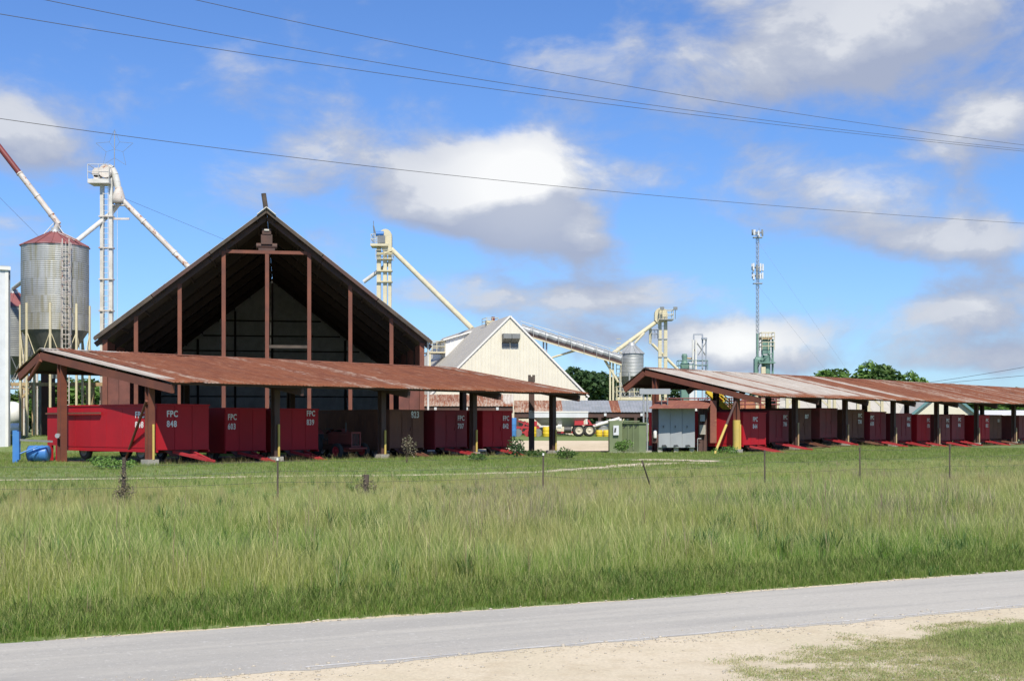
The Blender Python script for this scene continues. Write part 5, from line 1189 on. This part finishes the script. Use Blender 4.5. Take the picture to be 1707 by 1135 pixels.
# blue post with barrel and bar
Yb_ = 59.5; O = Vector((ux(27, Yb_), Yb_, g1(ux(27, Yb_), Yb_)))
X = lambda u: ux(u, Yb_) - O.x
Z = lambda v: vz(v, Yb_) - O.z
t = thing('blue_post', 'bright blue steel post with a bar reaching to the wagon panel', 'post', tuple(O))
MB().bx(-.13, .08, -.1, .1, 0, Z(717)).bx(.081, .16, -.1, .1, .15, Z(719)).build('post', M['blue'], t)
MB().beam((.16, 0, Z(733)), (X(80), .6, Z(736)), .08, .09).build('bar', M['galv_dark'], t); MB().tube((.1, 0, Z(757)), (X(57), .4, Z(744)), .035, n=6).build('strut', M['blue'], t)
Yd = 60.5; xd = ux(65, Yd); t = thing('blue_barrel', 'blue steel barrel lying on the grass beside the blue post', 'barrel', (xd, Yd, g1(xd, Yd)), SH_ROT - .9)
b = MB().lathe([(.001, -.45), (.33, -.45), (.36, -.42), (.36, -.18), (.38, -.15), (.36, -.12), (.36, .12), (.38, .15), (.36, .18), (.36, .42), (.33, .45), (.001, .45)], 22); b.v = [(z, y, x + .42) for x, y, z in b.v]; b.build('body', M['blue'], t)
b = MB().lathe([(.30, -.465), (.35, -.465), (.35, -.455), (.30, -.455)], 20); b.v = [(z, y, x + .42) for x, y, z in b.v]; b.build('rim', M['brass'], t)
MB().bx(-.4, -.3, -.35, .35, 0, .1).bx(.3, .4, -.35, .35, 0, .1).build('cradle', M['brass'], t)

# ------------------------------------------------------------------ field fence: steel posts with white tips, wires
FQ = 36.0
def fpos(u):
    k = (u - UC) / F; Y = FQ / (RN.y + RN.x * k); return (k * Y, Y)
fp = [(-60, 772, 0), (463, 763, 0), (905, 755, 0), (1091, 768, .5), (1275, 750, 0), (1434, 745, 0), (1583, 740, 0), (1740, 735, 0)]
tops = []
labs = {463: 'thin white tipped fence post in front of wagon 839', 905: 'thin white tipped fence post in front of the end of the left shed', 1091: 'bent fence post leaning over left of the sandy track', 1275: 'thin fence post in front of the yellow guard post of the right shed',
        1434: 'middle one of the three thin posts in front of the right shed', 1583: 'thin dark fence post in front of the wagons by the cream gable'}
for u, v, lean in fp:
    x, y = fpos(u); z = g1(x, y); h = max(1.0, vz(v, y) - z)
    t = thing('fence_post', labs.get(u, 'thin steel fence post just past the %s picture edge' % ('left' if u < 0 else 'right')), 'fence post', (x, y, z), random.uniform(-.3, .3), 'steel posts of the field fence')
    d = Vector((-.42 if lean else random.uniform(-.02, .02), 0, 1)) * h
    MB().beam((0, 0, -.2), d * (.939 if u in (463, 905) else .88), .05, .012).beam((0, .02, -.2), d * .88 + Vector((0, .02, 0)), .012, .045).build('shaft', M['wood'], t); MB().beam(d * (.94 if u in (463, 905) else .881), d, .05, .045).build('tip', M['white_trim'] if u in (463, 905) else M['wood'], t); tops.append(Vector((x, y, z)) + d)
t = thing('fence_wire', 'rusty wires of the field fence running through the tall grass', 'fence wire', (0, 0, 0))
for f in (.93, .7, .45):
    pts = []
    for a_, b_ in zip(tops[:-1], tops[1:]):
        za, zb_ = g1(a_.x, a_.y), g1(b_.x, b_.y)
        for k in range(6):
            p = a_.lerp(b_, k / 6); s_ = k / 6 * (1 - k / 6) * .25; pts.append(Vector((p.x, p.y, za + (zb_ - za) * k / 6 + f * ((a_.z - za) * (1 - k / 6) + (b_.z - zb_) * k / 6) - s_)))
    MB().path(pts, .004, 4).build('wire', M['wire'], t)

# ------------------------------------------------------------------ overhead power lines
def wire(name, label, pts, Y0, Y1, r=.0075):
    us = [p[0] for p in pts]; co = np.polyfit(us, [p[1] for p in pts], 2); P_ = []
    for u in np.linspace(-500, 2250, 60):
        w = u / 1707; Y = 1 / ((1 - w) / Y0 + w / Y1); P_.append(at(u, float(np.polyval(co, u)), Y))
    o = MB().path(P_, r, 6).build(name, M['wire']); tag(o, label, 'power line', 'overhead power lines')
wire('power_line', 'topmost overhead wire crossing the sky', [(322, 0), (860, 108), (1324, 192), (1707, 241)], 28, 60)
wire('power_line', 'second overhead wire from the top', [(72, 0), (860, 140), (1324, 210), (1707, 248)], 28, 60)
wire('power_line', 'third overhead wire, running close below the second', [(0, 24), (860, 153), (1324, 213), (1707, 252)], 28, 60)
wire('power_line', 'lowest overhead wire, passing the wire star and the white cloud', [(0, 199), (430, 253), (860, 305), (1280, 343), (1707, 372)], 30, 60)
wire('power_line', 'short dark wire rising at the far right above the rusty roof', [(1500, 644), (1565, 635), (1707, 612)], 400, 120, .02)
wire('power_line', 'faint lower wire at the far right above the rusty roof', [(1500, 646), (1590, 637), (1707, 626)], 400, 120, .02)
# ------------------------------------------------------------------ trees and bushes
def leaves_mesh(name, blobs, n, size, mat, flat=.5, seed=0):
    r = np.random.default_rng(seed); w = np.array([b[3] * b[4] * b[5] for b in blobs]) ** .66; w /= w.sum()
    idx = r.choice(len(blobs), n, p=w); B = np.array([b[:6] for b in blobs])[idx]
    d = r.normal(size=(n, 3)); d /= np.linalg.norm(d, axis=1)[:, None]; rad = r.uniform(.45, 1.05, n) ** .6
    c = B[:, :3] + d * B[:, 3:] * rad[:, None]
    nn = d * .6 + r.normal(size=(n, 3)) * .6 + np.array([0, 0, .35]); nn /= np.linalg.norm(nn, axis=1)[:, None]
    a = np.cross(nn, r.normal(size=(n, 3))); a /= np.linalg.norm(a, axis=1)[:, None]; b = np.cross(nn, a)
    s = (size * r.uniform(.5, 1.3, n))[:, None]; h = nn * s * .25
    V = np.stack([c - a * s - h * .5, c - b * s * .6 + h, c + a * s - h * .5, c + b * s * .6 + h], 1).reshape(-1, 3)
    Fc = np.arange(4 * n).reshape(-1, 4)
    me = bpy.data.meshes.new(name); me.from_pydata(V.tolist(), [], Fc.tolist()); me.materials.append(mat); me.update(); return me
def trunk(h, r, spread, nl, seed):
    rd = random.Random(seed); b = MB(); p = Vector((0, 0, -.2)); k = 5
    pts = [Vector((rd.uniform(-.1, .1) * i * r * 2, rd.uniform(-.1, .1) * i * r * 2, h * i / k)) for i in range(k + 1)]; pts[0].z = -.2
    for i in range(k): b.tube(pts[i], pts[i + 1], r * (1 - .15 * i), r * (1 - .15 * (i + 1)), 8)
    for i in range(nl):
        a = rd.uniform(0, 6.28); p0 = pts[rd.randint(2, k)]; q = p0 + Vector((math.cos(a) * spread * rd.uniform(.4, .9), math.sin(a) * spread * rd.uniform(.4, .9), h * rd.uniform(.15, .5))); b.tube(p0, q, r * .45, r * .12, 6)
    return b
def crown(kind, seed):
    rd = random.Random(seed); bl = []
    if kind == 'round':
        for i in range(11): a = rd.uniform(0, 6.28); q = rd.uniform(0, .62); bl.append((math.cos(a) * q, math.sin(a) * q, .62 + rd.uniform(-.28, .26), rd.uniform(.22, .36), rd.uniform(.22, .36), rd.uniform(.12, .22)))
    elif kind == 'pine':
        for i in range(12): a = rd.uniform(0, 6.28); z = rd.uniform(.42, .97); q = (1.02 - z) * .75; bl.append((math.cos(a) * q * .7, math.sin(a) * q * .7, z, .15 + q * .3, .15 + q * .3, .07))
    else:
        for i in range(17): a = rd.uniform(0, 6.28); q = rd.uniform(0, .75); bl.append((math.cos(a) * q, math.sin(a) * q, .48 + rd.uniform(-.38, .38) * (1 - q * .4), .33, .33, .18))
    return bl
LM = {}
def tree(name, label, x, y, h, w, kind, mat, seed, n=2600, leaf=.30, group=None):
    z = g1(x, y); t = thing(name, label, 'tree', (x, y, z), random.uniform(0, 6), group)
    key = (kind, seed % 3, mat)
    if key not in LM: LM[key] = leaves_mesh('crown', [tuple(v * (4 if i in (0, 1, 3, 4) else 9) for i, v in enumerate(b)) for b in crown(kind, seed % 3 + 11)], n, leaf, M[mat], seed=seed)
    inst('crown', LM[key], M[mat], t, (0, 0, 0), (0, 0, 0), (w / 8, w / 8, h / 9))
    trunk(h * (.55 if kind != 'pine' else .85), .02 * h + .05, w * .3, 4, seed).build('trunk', M['bark'], t)
Gd = 'dark wood behind the conveyor'
for i, (u, vt, Y, w) in enumerate(((928, 640, 176, 9), (955, 622, 172, 9), (982, 617, 166, 10), (1003, 620, 172, 9), (1022, 624, 180, 10), (1048, 640, 172, 10), (1075, 646, 178, 10), (900, 668, 190, 12), (1110, 650, 185, 10))):
    tree('pine_tree', ['dark pine peeking out beside the right slope of the cream warehouse', 'dark pine first left of the conveyor end', 'tall dark pine between warehouse and grey bin', 'dark pine just left of the grey bin ladder', 'dark pine right behind the grey bin ladder', 'dark pine behind the yellow platform', 'dark pine hidden behind the right shed gable', 'dark tree low behind the cream warehouse', 'dark pine behind the pipe rack'][i], ux(u, Y), Y, vz(vt, Y) - g1(ux(u, Y), Y), w, 'round', 'leaf_dark', i, 3200, .34, Gd)
Gb = 'green trees seen below the left shed roof'
for i, (u, vt, Y, w) in enumerate(((20, 650, 150, 10), (48, 640, 158, 10), (82, 624, 150, 12), (112, 630, 146, 12), (140, 624, 152, 12), (166, 632, 148, 10), (-30, 645, 150, 11), (195, 655, 160, 10))):
    tree('broadleaf_tree', ['leafy tree behind the white tank', 'leafy tree behind the tan frame posts', 'leafy tree behind the dark casing', 'leafy tree seen over wagon 848 right of the first shed post', 'leafy tree behind the tan knee brace over wagon 848', 'leafy tree beside the red barn wall', 'leafy tree behind the white building', 'leafy tree hidden behind the left barn wall'][i], ux(u, Y), Y, vz(vt, Y) - g1(ux(u, Y), Y), w, 'bush', 'leaf_bright' if i % 2 else 'leaf_mid', i, 3000, .33, Gb)
Gr = 'trees rising behind the right shed roof'
for i, (u, vt, Y, w) in enumerate(((1392, 618, 190, 8), (1412, 606, 186, 9), (1440, 613, 190, 8), (1466, 611, 184, 8), (1490, 622, 188, 7), (1512, 628, 186, 6), (1640, 668, 195, 14), (1668, 672, 185, 12), (1690, 664, 200, 14), (1375, 628, 196, 7))):
    tree('broadleaf_tree', ['bright green tree second from the left above the right shed roof', 'tallest bright green tree above the right shed roof', 'bright green tree right of the tallest one above the right roof', 'round bright tree in the middle of the clump above the right roof', 'lower tree sloping down to the right above the right roof', 'last small tree of the clump above the right roof', 'green tree seen through the right end of the right shed', 'green tree above the white roof at the right end', 'green tree at the right picture edge under the shed roof', 'lowest left tree of the clump above the right roof'][i], ux(u, Y), Y, vz(vt, Y) * 1.02, w * 1.4, 'round', 'leaf_bright' if i % 3 else 'leaf_mid', i, 2800, .33, Gr)
# far wood along the horizon beyond everything
def wood(name, mat, seed, n, x0, x1, yf):
    r = np.random.default_rng(seed); bl = []
    for i in range(n):
        x = r.uniform(x0, x1); y = yf(x) + r.uniform(-12, 25); h = r.uniform(7, 12); bl.append((x, y, h * .5, r.uniform(3, 6), r.uniform(3, 6), h * .5))
    o = bpy.data.objects.new(name, leaves_mesh(name, bl, n * 130, .9, mat, seed=seed)); COL.objects.link(o); o['kind'] = 'stuff'; o['label'] = 'distant belt of trees on the horizon'
wood('far_wood', M['leaf_dark'], 4, 260, -420, 420, lambda x: 330)

def bush(label, u, v, w, h, mat, n=300, leaf=.07, name='weed_bush', kind='plant', pos=None):
    x, y = pos if pos else gpt(u, v); z = g1(x, y); t = thing(name, label, kind, (x, y, z), random.uniform(0, 6))
    bl = [(random.uniform(-.5, .5) * w, random.uniform(-.3, .3) * w, h * random.uniform(.25, .7), w * .3, w * .28, h * .3) for _ in range(6)]
    o = bpy.data.objects.new('foliage', leaves_mesh('foliage', bl, n, leaf, M[mat], seed=int(abs(u)))); COL.objects.link(o); o.parent = t
    b = MB()
    for k in range(5): b.tube((0, 0, -.05), (random.uniform(-.4, .4) * w, random.uniform(-.3, .3) * w, h * random.uniform(.5, .9)), .012, .006, 5)
    b.build('stem', M['bark'], t)
bush('bright green vine bush at the foot of the transformer box', 1040, 757, 1.3, .95, 'leaf_bright', 420)
bush('leafy weed beside the far end post of the left shed', 945, 766, 1.3, .7, 'leaf_mid', 260)
bush('dark round bush in front of wagon 842', 862, 765, .9, 1.2, 'leaf_dark', 380)
bush('bright weeds growing along the bottom of wagon 848', 190, 782, 1.9, .55, 'leaf_bright', 500)
bush('low weeds beside the yellow leaning brace', 1207, 758, 1.2, .6, 'leaf_bright', 260)
bush('dry brown weed standing in front of wagon 823', 678, 772, .7, 1.3, 'leaf_dry', 160, .05)
bush('low weed at the base of the rusty column', 890, 764, 1.2, .5, 'leaf_mid', 220)
bush('weed between wagons 707 and 842', 800, 770, 1.0, .5, 'leaf_mid', 200)
# fence post wrapped in dead vines
x, y = fpos(205); z = g1(x, y); t = thing('vine_covered_post', 'wooden fence post wrapped in grey dead vines in front of wagon 848', 'fence post', (x, y, z))
hh = vz(762, y) - z; MB().tube((0, 0, -.2), (.03, 0, hh), .06, .05, 8).build('post', M['wood'], t)
o = bpy.data.objects.new('dead_vine', leaves_mesh('dead_vine', [(0, 0, hh * .2, .2, .2, .3), (0, 0, hh * .45, .14, .14, .4), (.03, 0, hh * .75, .08, .08, .35), (.12, 0, hh * .3, .2, .12, .22), (-.15, .05, hh * .2, .16, .12, .2)], 700, .032, M['leaf_dry'], seed=3)); COL.objects.link(o); o.parent = t
x, y = fpos(608); z = g1(x, y); t = thing('old_stump_post', 'short dark wooden post stub overgrown in the tall grass', 'fence post', (x, y, z))
MB().tube((0, 0, -.2), (.05, 0, .72), .09, .08, 9).build('post', M['wood'], t)
o = bpy.data.objects.new('dead_vine', leaves_mesh('dead_vine', [(0, 0, .5, .12, .12, .3), (.2, 0, .35, .16, .1, .2), (-.16, .1, .3, .14, .1, .2)], 320, .032, M['leaf_dry'], seed=5)); COL.objects.link(o); o.parent = t

# ------------------------------------------------------------------ grass
def grassmat(name, cols, tipc, patch=.25, trans=.35, tips=.5):
    m, N, L, B = nodes(name); g = N.new('ShaderNodeNewGeometry'); at_ = N.new('ShaderNodeAttribute'); at_.attribute_type = 'INSTANCER'; at_.attribute_name = 'tint'
    hgt = N.new('ShaderNodeAttribute'); hgt.attribute_name = 'along'
    a = mixc(N, L, ramp(N, L, noise(N, L, g.outputs['Position'], patch, 4), .40, .60), cols[0], cols[1])
    a = mixc(N, L, ramp(N, L, noise(N, L, g.outputs['Position'], patch * 3.1, 3), .55, .72), a, cols[2])
    a = mixc(N, L, ramp(N, L, at_.outputs['Fac'], .40, .95), a, cols[3])
    isl = g.outputs['Random Per Island']
    a = mixc(N, L, ramp(N, L, isl, .78, .95), a, tipc); a = mixc(N, L, ramp(N, L, isl, .30, .05), a, tuple(c * .55 for c in cols[2]))
    tf = N.new('ShaderNodeMath'); tf.operation = 'MULTIPLY'; tf.inputs[1].default_value = tips; L.new(ramp(N, L, hgt.outputs['Fac'], .55, 1.05), tf.inputs[0])
    a = mixc(N, L, tf.outputs[0], a, tipc)
    L.new(a, B.inputs['Base Color']); B.inputs['Roughness'].default_value = .6; B.inputs['Specular IOR Level'].default_value = .1
    t = N.new('ShaderNodeBsdfTranslucent'); L.new(a, t.inputs[0]); x = N.new('ShaderNodeMixShader'); x.inputs[0].default_value = trans
    L.new(B.outputs[0], x.inputs[1]); L.new(t.outputs[0], x.inputs[2]); L.new(x.outputs[0], N['Material Output'].inputs[0]); return m
M['tall_grass'] = grassmat('tall_grass', [(.175, .345, .040), (.33, .385, .085), (.11, .315, .026), (.45, .40, .16)], (.58, .56, .26), .17)
M['verge_grass'] = grassmat('verge_grass', [(.11, .215, .034), (.165, .26, .050), (.09, .19, .030), (.21, .265, .07)], (.33, .34, .13), .6, tips=.25)
M['lawn'] = grassmat('lawn', [(.17, .265, .055), (.21, .285, .068), (.26, .275, .10), (.19, .275, .055)], (.31, .32, .13), .3, tips=.3)
M['near_grass'] = grassmat('near_grass', [(.25, .36, .09), (.32, .38, .13), (.40, .38, .17), (.46, .41, .22)], (.48, .45, .24), .5, tips=.3)
M['dry_grass'] = grassmat('dry_grass', [(.20, .16, .07), (.16, .17, .06), (.24, .19, .10), (.12, .15, .05)], (.33, .27, .15), .8)

def tuft(name, nb, h0, h1, wid, spread, lean, mat, seed, seg=3, heads=0):
    r = random.Random(seed); v = []; f = []; al = []
    for k in range(nb):
        a, rr = r.uniform(0, 6.283), spread * math.sqrt(r.random()); x, y = rr * math.cos(a), rr * math.sin(a)
        h = r.uniform(h0, h1); d = r.uniform(0, 6.283); ln = lean * h * r.uniform(.1, 1); w = wid * r.uniform(.6, 1.2)
        px, py = math.cos(d + 1.57 + r.uniform(-.8, .8)), math.sin(d + 1.57); o = len(v); head = k < heads
        for i in range(seg + 1):
            q = i / seg; bx_ = x + math.cos(d) * ln * q * q; by_ = y + math.sin(d) * ln * q * q; z = h * q * (1 - .12 * (ln / h) * q)
            ww = w * (1 - q) ** .7 if not head else w * (.5 if i < seg - 1 else 1.0 if i == seg - 1 else .3)
            v += [(bx_ - px * ww / 2, by_ - py * ww / 2, z), (bx_ + px * ww / 2, by_ + py * ww / 2, z)]; al += [q if not head or i < seg - 1 else 1.3] * 2
        for i in range(seg): f.append((o + 2 * i, o + 2 * i + 1, o + 2 * i + 3, o + 2 * i + 2))
    me = bpy.data.meshes.new(name); me.from_pydata(v, [], f); me.materials.append(M[mat])
    at_ = me.attributes.new('along', 'FLOAT', 'POINT'); at_.data.foreach_set('value', al); me.update()
    return bpy.data.objects.new(name, me)

def scatter(name, label, tufts, P, scl, tint, seed, pick=None):
    """one object: a vertex per tuft, tufts set on the vertices with geometry nodes"""
    r = np.random.default_rng(seed); n = len(P)
    me = bpy.data.meshes.new(name); me.vertices.add(n); me.vertices.foreach_set('co', np.asarray(P, float).ravel())
    for nm, val in (('rz', r.uniform(0, 6.283, n)), ('scl', scl), ('tint', tint)):
        a = me.attributes.new(nm, 'FLOAT', 'POINT'); a.data.foreach_set('value', np.asarray(val, float))
    a = me.attributes.new('pick', 'INT', 'POINT'); a.data.foreach_set('value', (r.integers(0, len(tufts), n) if pick is None else np.asarray(pick)).astype(np.int32)); me.update()
    o = bpy.data.objects.new(name, me); COL.objects.link(o); o['kind'] = 'stuff'; o['label'] = label
    g = bpy.data.node_groups.new(name, 'GeometryNodeTree'); g.interface.new_socket('Geometry', in_out='INPUT', socket_type='NodeSocketGeometry'); g.interface.new_socket('Geometry', in_out='OUTPUT', socket_type='NodeSocketGeometry')
    N, L = g.nodes, g.links; gi, go = N.new('NodeGroupInput'), N.new('NodeGroupOutput')
    j = N.new('GeometryNodeJoinGeometry')
    for t in reversed(tufts):
        oi = N.new('GeometryNodeObjectInfo'); oi.inputs['Object'].default_value = t; oi.inputs['As Instance'].default_value = True; L.new(oi.outputs['Geometry'], j.inputs[0])
    def na(nm, ty='FLOAT'):
        q = N.new('GeometryNodeInputNamedAttribute'); q.data_type = ty; q.inputs['Name'].default_value = nm; return q.outputs[0]
    ip = N.new('GeometryNodeInstanceOnPoints'); L.new(gi.outputs[0], ip.inputs['Points']); L.new(j.outputs[0], ip.inputs['Instance'])
    ip.inputs['Pick Instance'].default_value = True; L.new(na('pick', 'INT'), ip.inputs['Instance Index'])
    cx = N.new('ShaderNodeCombineXYZ'); L.new(na('rz'), cx.inputs['Z']); e2r = N.new('FunctionNodeEulerToRotation'); L.new(cx.outputs[0], e2r.inputs[0]); L.new(e2r.outputs[0], ip.inputs['Rotation'])
    L.new(na('scl'), ip.inputs['Scale']); L.new(ip.outputs[0], go.inputs[0])
    md = o.modifiers.new('scatter', 'NODES'); md.node_group = g; return o

def vnoise(x, y, s, seed):
    r = np.random.default_rng(seed); tab = r.random((64, 64)); X, Y = np.asarray(x) / s, np.asarray(y) / s
    xi, yi = np.floor(X).astype(int), np.floor(Y).astype(int); fx, fy = X - xi, Y - yi; fx, fy = fx * fx * (3 - 2 * fx), fy * fy * (3 - 2 * fy)
    T_ = lambda a, b: tab[a % 64, b % 64]
    return (T_(xi, yi) * (1 - fx) + T_(xi + 1, yi) * fx) * (1 - fy) + (T_(xi, yi + 1) * (1 - fx) + T_(xi + 1, yi + 1) * fx) * fy
def region(q0, q1, dens, seed, kx=.46):
    r = np.random.default_rng(seed); p0, p1 = -45, 75; n = int((p1 - p0) * (q1 - q0) * dens)
    p = r.uniform(p0, p1, n); q = r.uniform(q0, q1, n); x = RD.x * p + RN.x * q; y = RD.y * p + RN.y * q
    k = (np.abs(x) < kx * y + 1.0) & (y > 8); return x[k], y[k], p[k], q[k], r
def bendv(p): return .0022 * (p - 10) ** 2 * np.where(p > 10, 1, .35)
def near_line(x, y, pts, wid):
    m = np.zeros(len(x), bool)
    for (ax, ay), (bx_, by_) in zip(pts[:-1], pts[1:]):
        dx, dy = bx_ - ax, by_ - ay; l2 = dx * dx + dy * dy; t_ = np.clip(((x - ax) * dx + (y - ay) * dy) / l2, 0, 1); m |= (x - ax - t_ * dx) ** 2 + (y - ay - t_ * dy) ** 2 < wid * wid
    return m
M['weed_leaf'] = leafmat('weed_leaf', (.06, .14, .03), (.09, .19, .04), (.13, .22, .06))
M['dead_stalk'] = leafmat('dead_stalk', (.17, .11, .06), (.26, .19, .11), (.33, .26, .17), .1)
M['seed_head'] = leafmat('seed_head', (.33, .26, .19), (.40, .34, .22), (.30, .22, .18), .3)
tall = [tuft('tall_tuft', 32, .28, 1.0, .0075, .24, .6, 'tall_grass', s, 3, 7) for s in range(4)] + [tuft('tall_tuft', 26, .35, .8, .009, .26, 1.2, 'tall_grass', 6 + s, 4, 2) for s in range(2)]
tall += [tuft('weed_tuft', 26, .25, .85, .05, .10, .9, 'weed_leaf', 90 + s, 3) for s in range(2)] + [tuft('stalk_tuft', 6, .7, 1.25, .012, .15, .35, 'dead_stalk', 94, 3, 5), tuft('seed_tuft', 16, .5, 1.05, .010, .22, .5, 'seed_head', 95, 3, 16)]
x, y, p, q, r = region(19.6, 53, 40, 1)
qe = q - bendv(p); nz = vnoise(x, y, 3.0, 3) * .6 + vnoise(x, y, 1.1, 4) * .4
# height grows from the road edge, falls off behind the fence
h = np.interp(qe, [19.6, 20.6, 22.0, 29, 33, 36, 40, 44, 48, 53], [.30, .45, .92, .9, .64, .46, .36, .24, .16, .10]) * (.62 + .62 * nz) * r.uniform(.75, 1.2, len(x))
keep = r.random(len(x)) < np.interp(qe, [19.6, 20, 36, 41, 47, 53], [.8, 1, .95, .8, .5, .2]) * (.7 + .5 * nz)
tnt = np.clip(vnoise(x, y, 6, 9) * .9 + r.normal(0, .22, len(x)) - .05 + np.interp(qe, [20, 26, 36, 42], [-.25, -.05, .28, .12]), 0, 1)
keep &= ~(near_line(x, y, TRK, .55) | near_line(x, y, PATCH, 1.3)) | (r.random(len(x)) < .05)
wz_ = vnoise(x, y, 2.6, 33); rr = r.random(len(x)); pick = r.integers(0, 6, len(x)); pick = np.where((rr < .10 * (wz_ > .68)) | (rr < .006), 6 + (pick % 2), pick)
pick = np.where((rr > .988 - .03 * (qe > 31)), 8, pick); sn = vnoise(x, y, 4.5, 35) + np.interp(qe, [20, 30, 36, 44], [-.25, -.1, .12, .05]); pick = np.where((pick < 6) & (r.random(len(x)) < np.clip((sn - .55) * .55, 0, .2)), 9, pick)
scatter('tall_grass', 'tall uncut meadow grass between road and fence', tall, np.stack([x, y, gz(x, y) - .02], 1)[keep], h[keep], tnt[keep], 2, pick[keep])
verge = [tuft('verge_tuft', 16, .16, .34, .013, .13, .9, 'verge_grass', 20 + s, 3, 1) for s in range(4)]
x, y, p, q, r = region(19.1, 21.2, 120, 5); qe = q - bendv(p)
ok = qe > 19.22 + .12 * vnoise(x, y, .5, 5)
scatter('verge_grass', 'dark short grass along the road edge', verge, np.stack([x, y, gz(x, y) - .01], 1)[ok], (np.interp(qe, [19.2, 19.8, 21.2], [.35, .9, 1.3]) * r.uniform(.6, 1.2, len(x)))[ok], np.clip(r.normal(.3, .25, len(x)), 0, 1)[ok], 6)
# mown yard
lawn = [tuft('lawn_tuft', 12, .05, .13, .014, .22, .7, 'lawn', 40 + s, 2) for s in range(4)]
x, y, p, q, r = region(40, 82, 15, 7); x_, y_, p_, q_, r_ = region(82, 112, 4, 31); x, y = np.concatenate([x, x_]), np.concatenate([y, y_])
def in_shed(x, y, org, s0, s1, t0, t1):
    dx, dy = x - org.x, y - org.y; s = dx * S.x + dy * S.y; t_ = dx * T.x + dy * T.y; return (s > s0) & (s < s1) & (t_ > t0) & (t_ < t1)
bad = near_line(x, y, TRK, .35) | near_line(x, y, PATCH, 1.2) | ((y > 80) & (np.abs(x + 2) < 12) & (y < 104)) | (y < 0) | in_shed(x, y, PL, .2, 27.5, -.3, 10) | in_shed(x, y, PR, .2, 67, -.3, 8) | (r.random(len(x)) > .5 + .6 * vnoise(x, y, 2, 8))
ok = ~bad
scatter('yard_grass', 'mown grass of the yard in front of the sheds', lawn, np.stack([x, y, gz(x, y)], 1)[ok], (r.uniform(.7, 1.5, len(x)) * (.7 + .7 * vnoise(x, y, 4, 2)))[ok], np.clip(r.normal(.3, .3, len(x)), 0, 1)[ok], 8)
# dry weeds along the shed eaves
dry = [tuft('dry_tuft', 14, .2, .6, .014, .2, .7, 'dry_grass', 60 + s, 3, 3) for s in range(3)]
pts = []
r = np.random.default_rng(12)
for org, s1, n in ((PL, 28, 330), (PR, 66, 420)):
    for _ in range(n):
        s = r.uniform(.6, s1); t_ = -.9 + abs(r.normal(0, .7)); w = org + S * s + T * t_; pts.append((w.x, w.y, g1(w.x, w.y)))
scatter('dry_grass', 'dry weedy grass along the shed eaves', dry, pts, r.uniform(.2, .75, len(pts)), r.uniform(0, 1, len(pts)), 13)
# sparse grass on the sand in the right foreground
near = [tuft('near_tuft', 16, .04, .10, .008, .13, 1.1, 'near_grass', 80 + s, 3) for s in range(4)]
r = np.random.default_rng(15); n = 60000; x = r.uniform(1.5, 14, n); y = r.uniform(12, 25, n); q = RN.x * x + RN.y * y; p = RD.x * x + RD.y * y; qe = q - bendv(p)
den = vnoise(x, y, 1.1, 21) * .55 + vnoise(x, y, .4, 22) * .45
edge_ = np.clip((14.85 - qe) / 1.6, 0, 1) * np.clip((x - 2.6 + (14.6 - qe) * .25) / 3.2, 0, 1)
lush = sst(.35, .8, edge_ * 1.1) * sst(5.0, 6.8, x)
ok = (qe < 14.75) & (r.random(n) < np.clip((den - .62 + edge_ * .75) * 2.2, 0, 1) * .75 + lush * .5) & (edge_ > .02)
tn = np.clip(.75 - lush * .7 + r.normal(0, .2, n), 0, 1)
scatter('sparse_grass', 'sparse dry grass on the sandy road shoulder', near, np.stack([x, y, gz(x, y)], 1)[ok], (r.uniform(.5, 1.1, n) * (.6 + lush * .9))[ok], tn[ok], 16)

# straw and small stones on the shoulder
straw = [tuft('straw_tuft', 14, .02, .05, .008, .14, 3.0, 'near_grass', 100 + s, 2) for s in range(2)]
ok = (qe < 14.9) & (r.random(n) < np.clip((den - .5 + edge_ * .6) * 1.4, 0, 1) * .6) & (edge_ > .01)
scatter('straw', 'dry matted straw on the road shoulder', straw, np.stack([x, y, gz(x, y) + .008], 1)[ok], r.uniform(.6, 1.3, n)[ok], r.uniform(0, 1, n)[ok], 17)
def stone(seed):
    rd = random.Random(seed); v = []; m = MB(); m.lathe([(.001, -.4)] + [(math.cos(t_) * rd.uniform(.8, 1.1), math.sin(t_) * .6) for t_ in (-.3, .3, .9)] + [(.001, .62)], 7); m.v = [(a * rd.uniform(.85, 1.2), b * rd.uniform(.85, 1.2), c) for a, b, c in m.v]
    me = m.mesh('stone'); me.materials.append(M['stone']); return bpy.data.objects.new('stone', me)
M['stone'] = paint('pale_stone', (.50, .45, .36), (.34, .31, .26), rough=.9)
stones = [stone(k) for k in range(4)]
n2 = 9000; p = r.uniform(-12, 30, n2); q = np.where(r.random(n2) < .55, r.normal(15.45, .25, n2), r.uniform(10, 15.4, n2)); q = np.where(r.random(n2) < .15, r.normal(19.2, .08, n2), q) + bendv(p)
x = RD.x * p + RN.x * q; y = RD.y * p + RN.y * q
scatter('gravel', 'small loose stones along the road edges', stones, np.stack([x, y, gz(x, y) + .014], 1), np.minimum(r.gamma(1.4, .0055, n2), .03), r.uniform(0, 1, n2), 18)
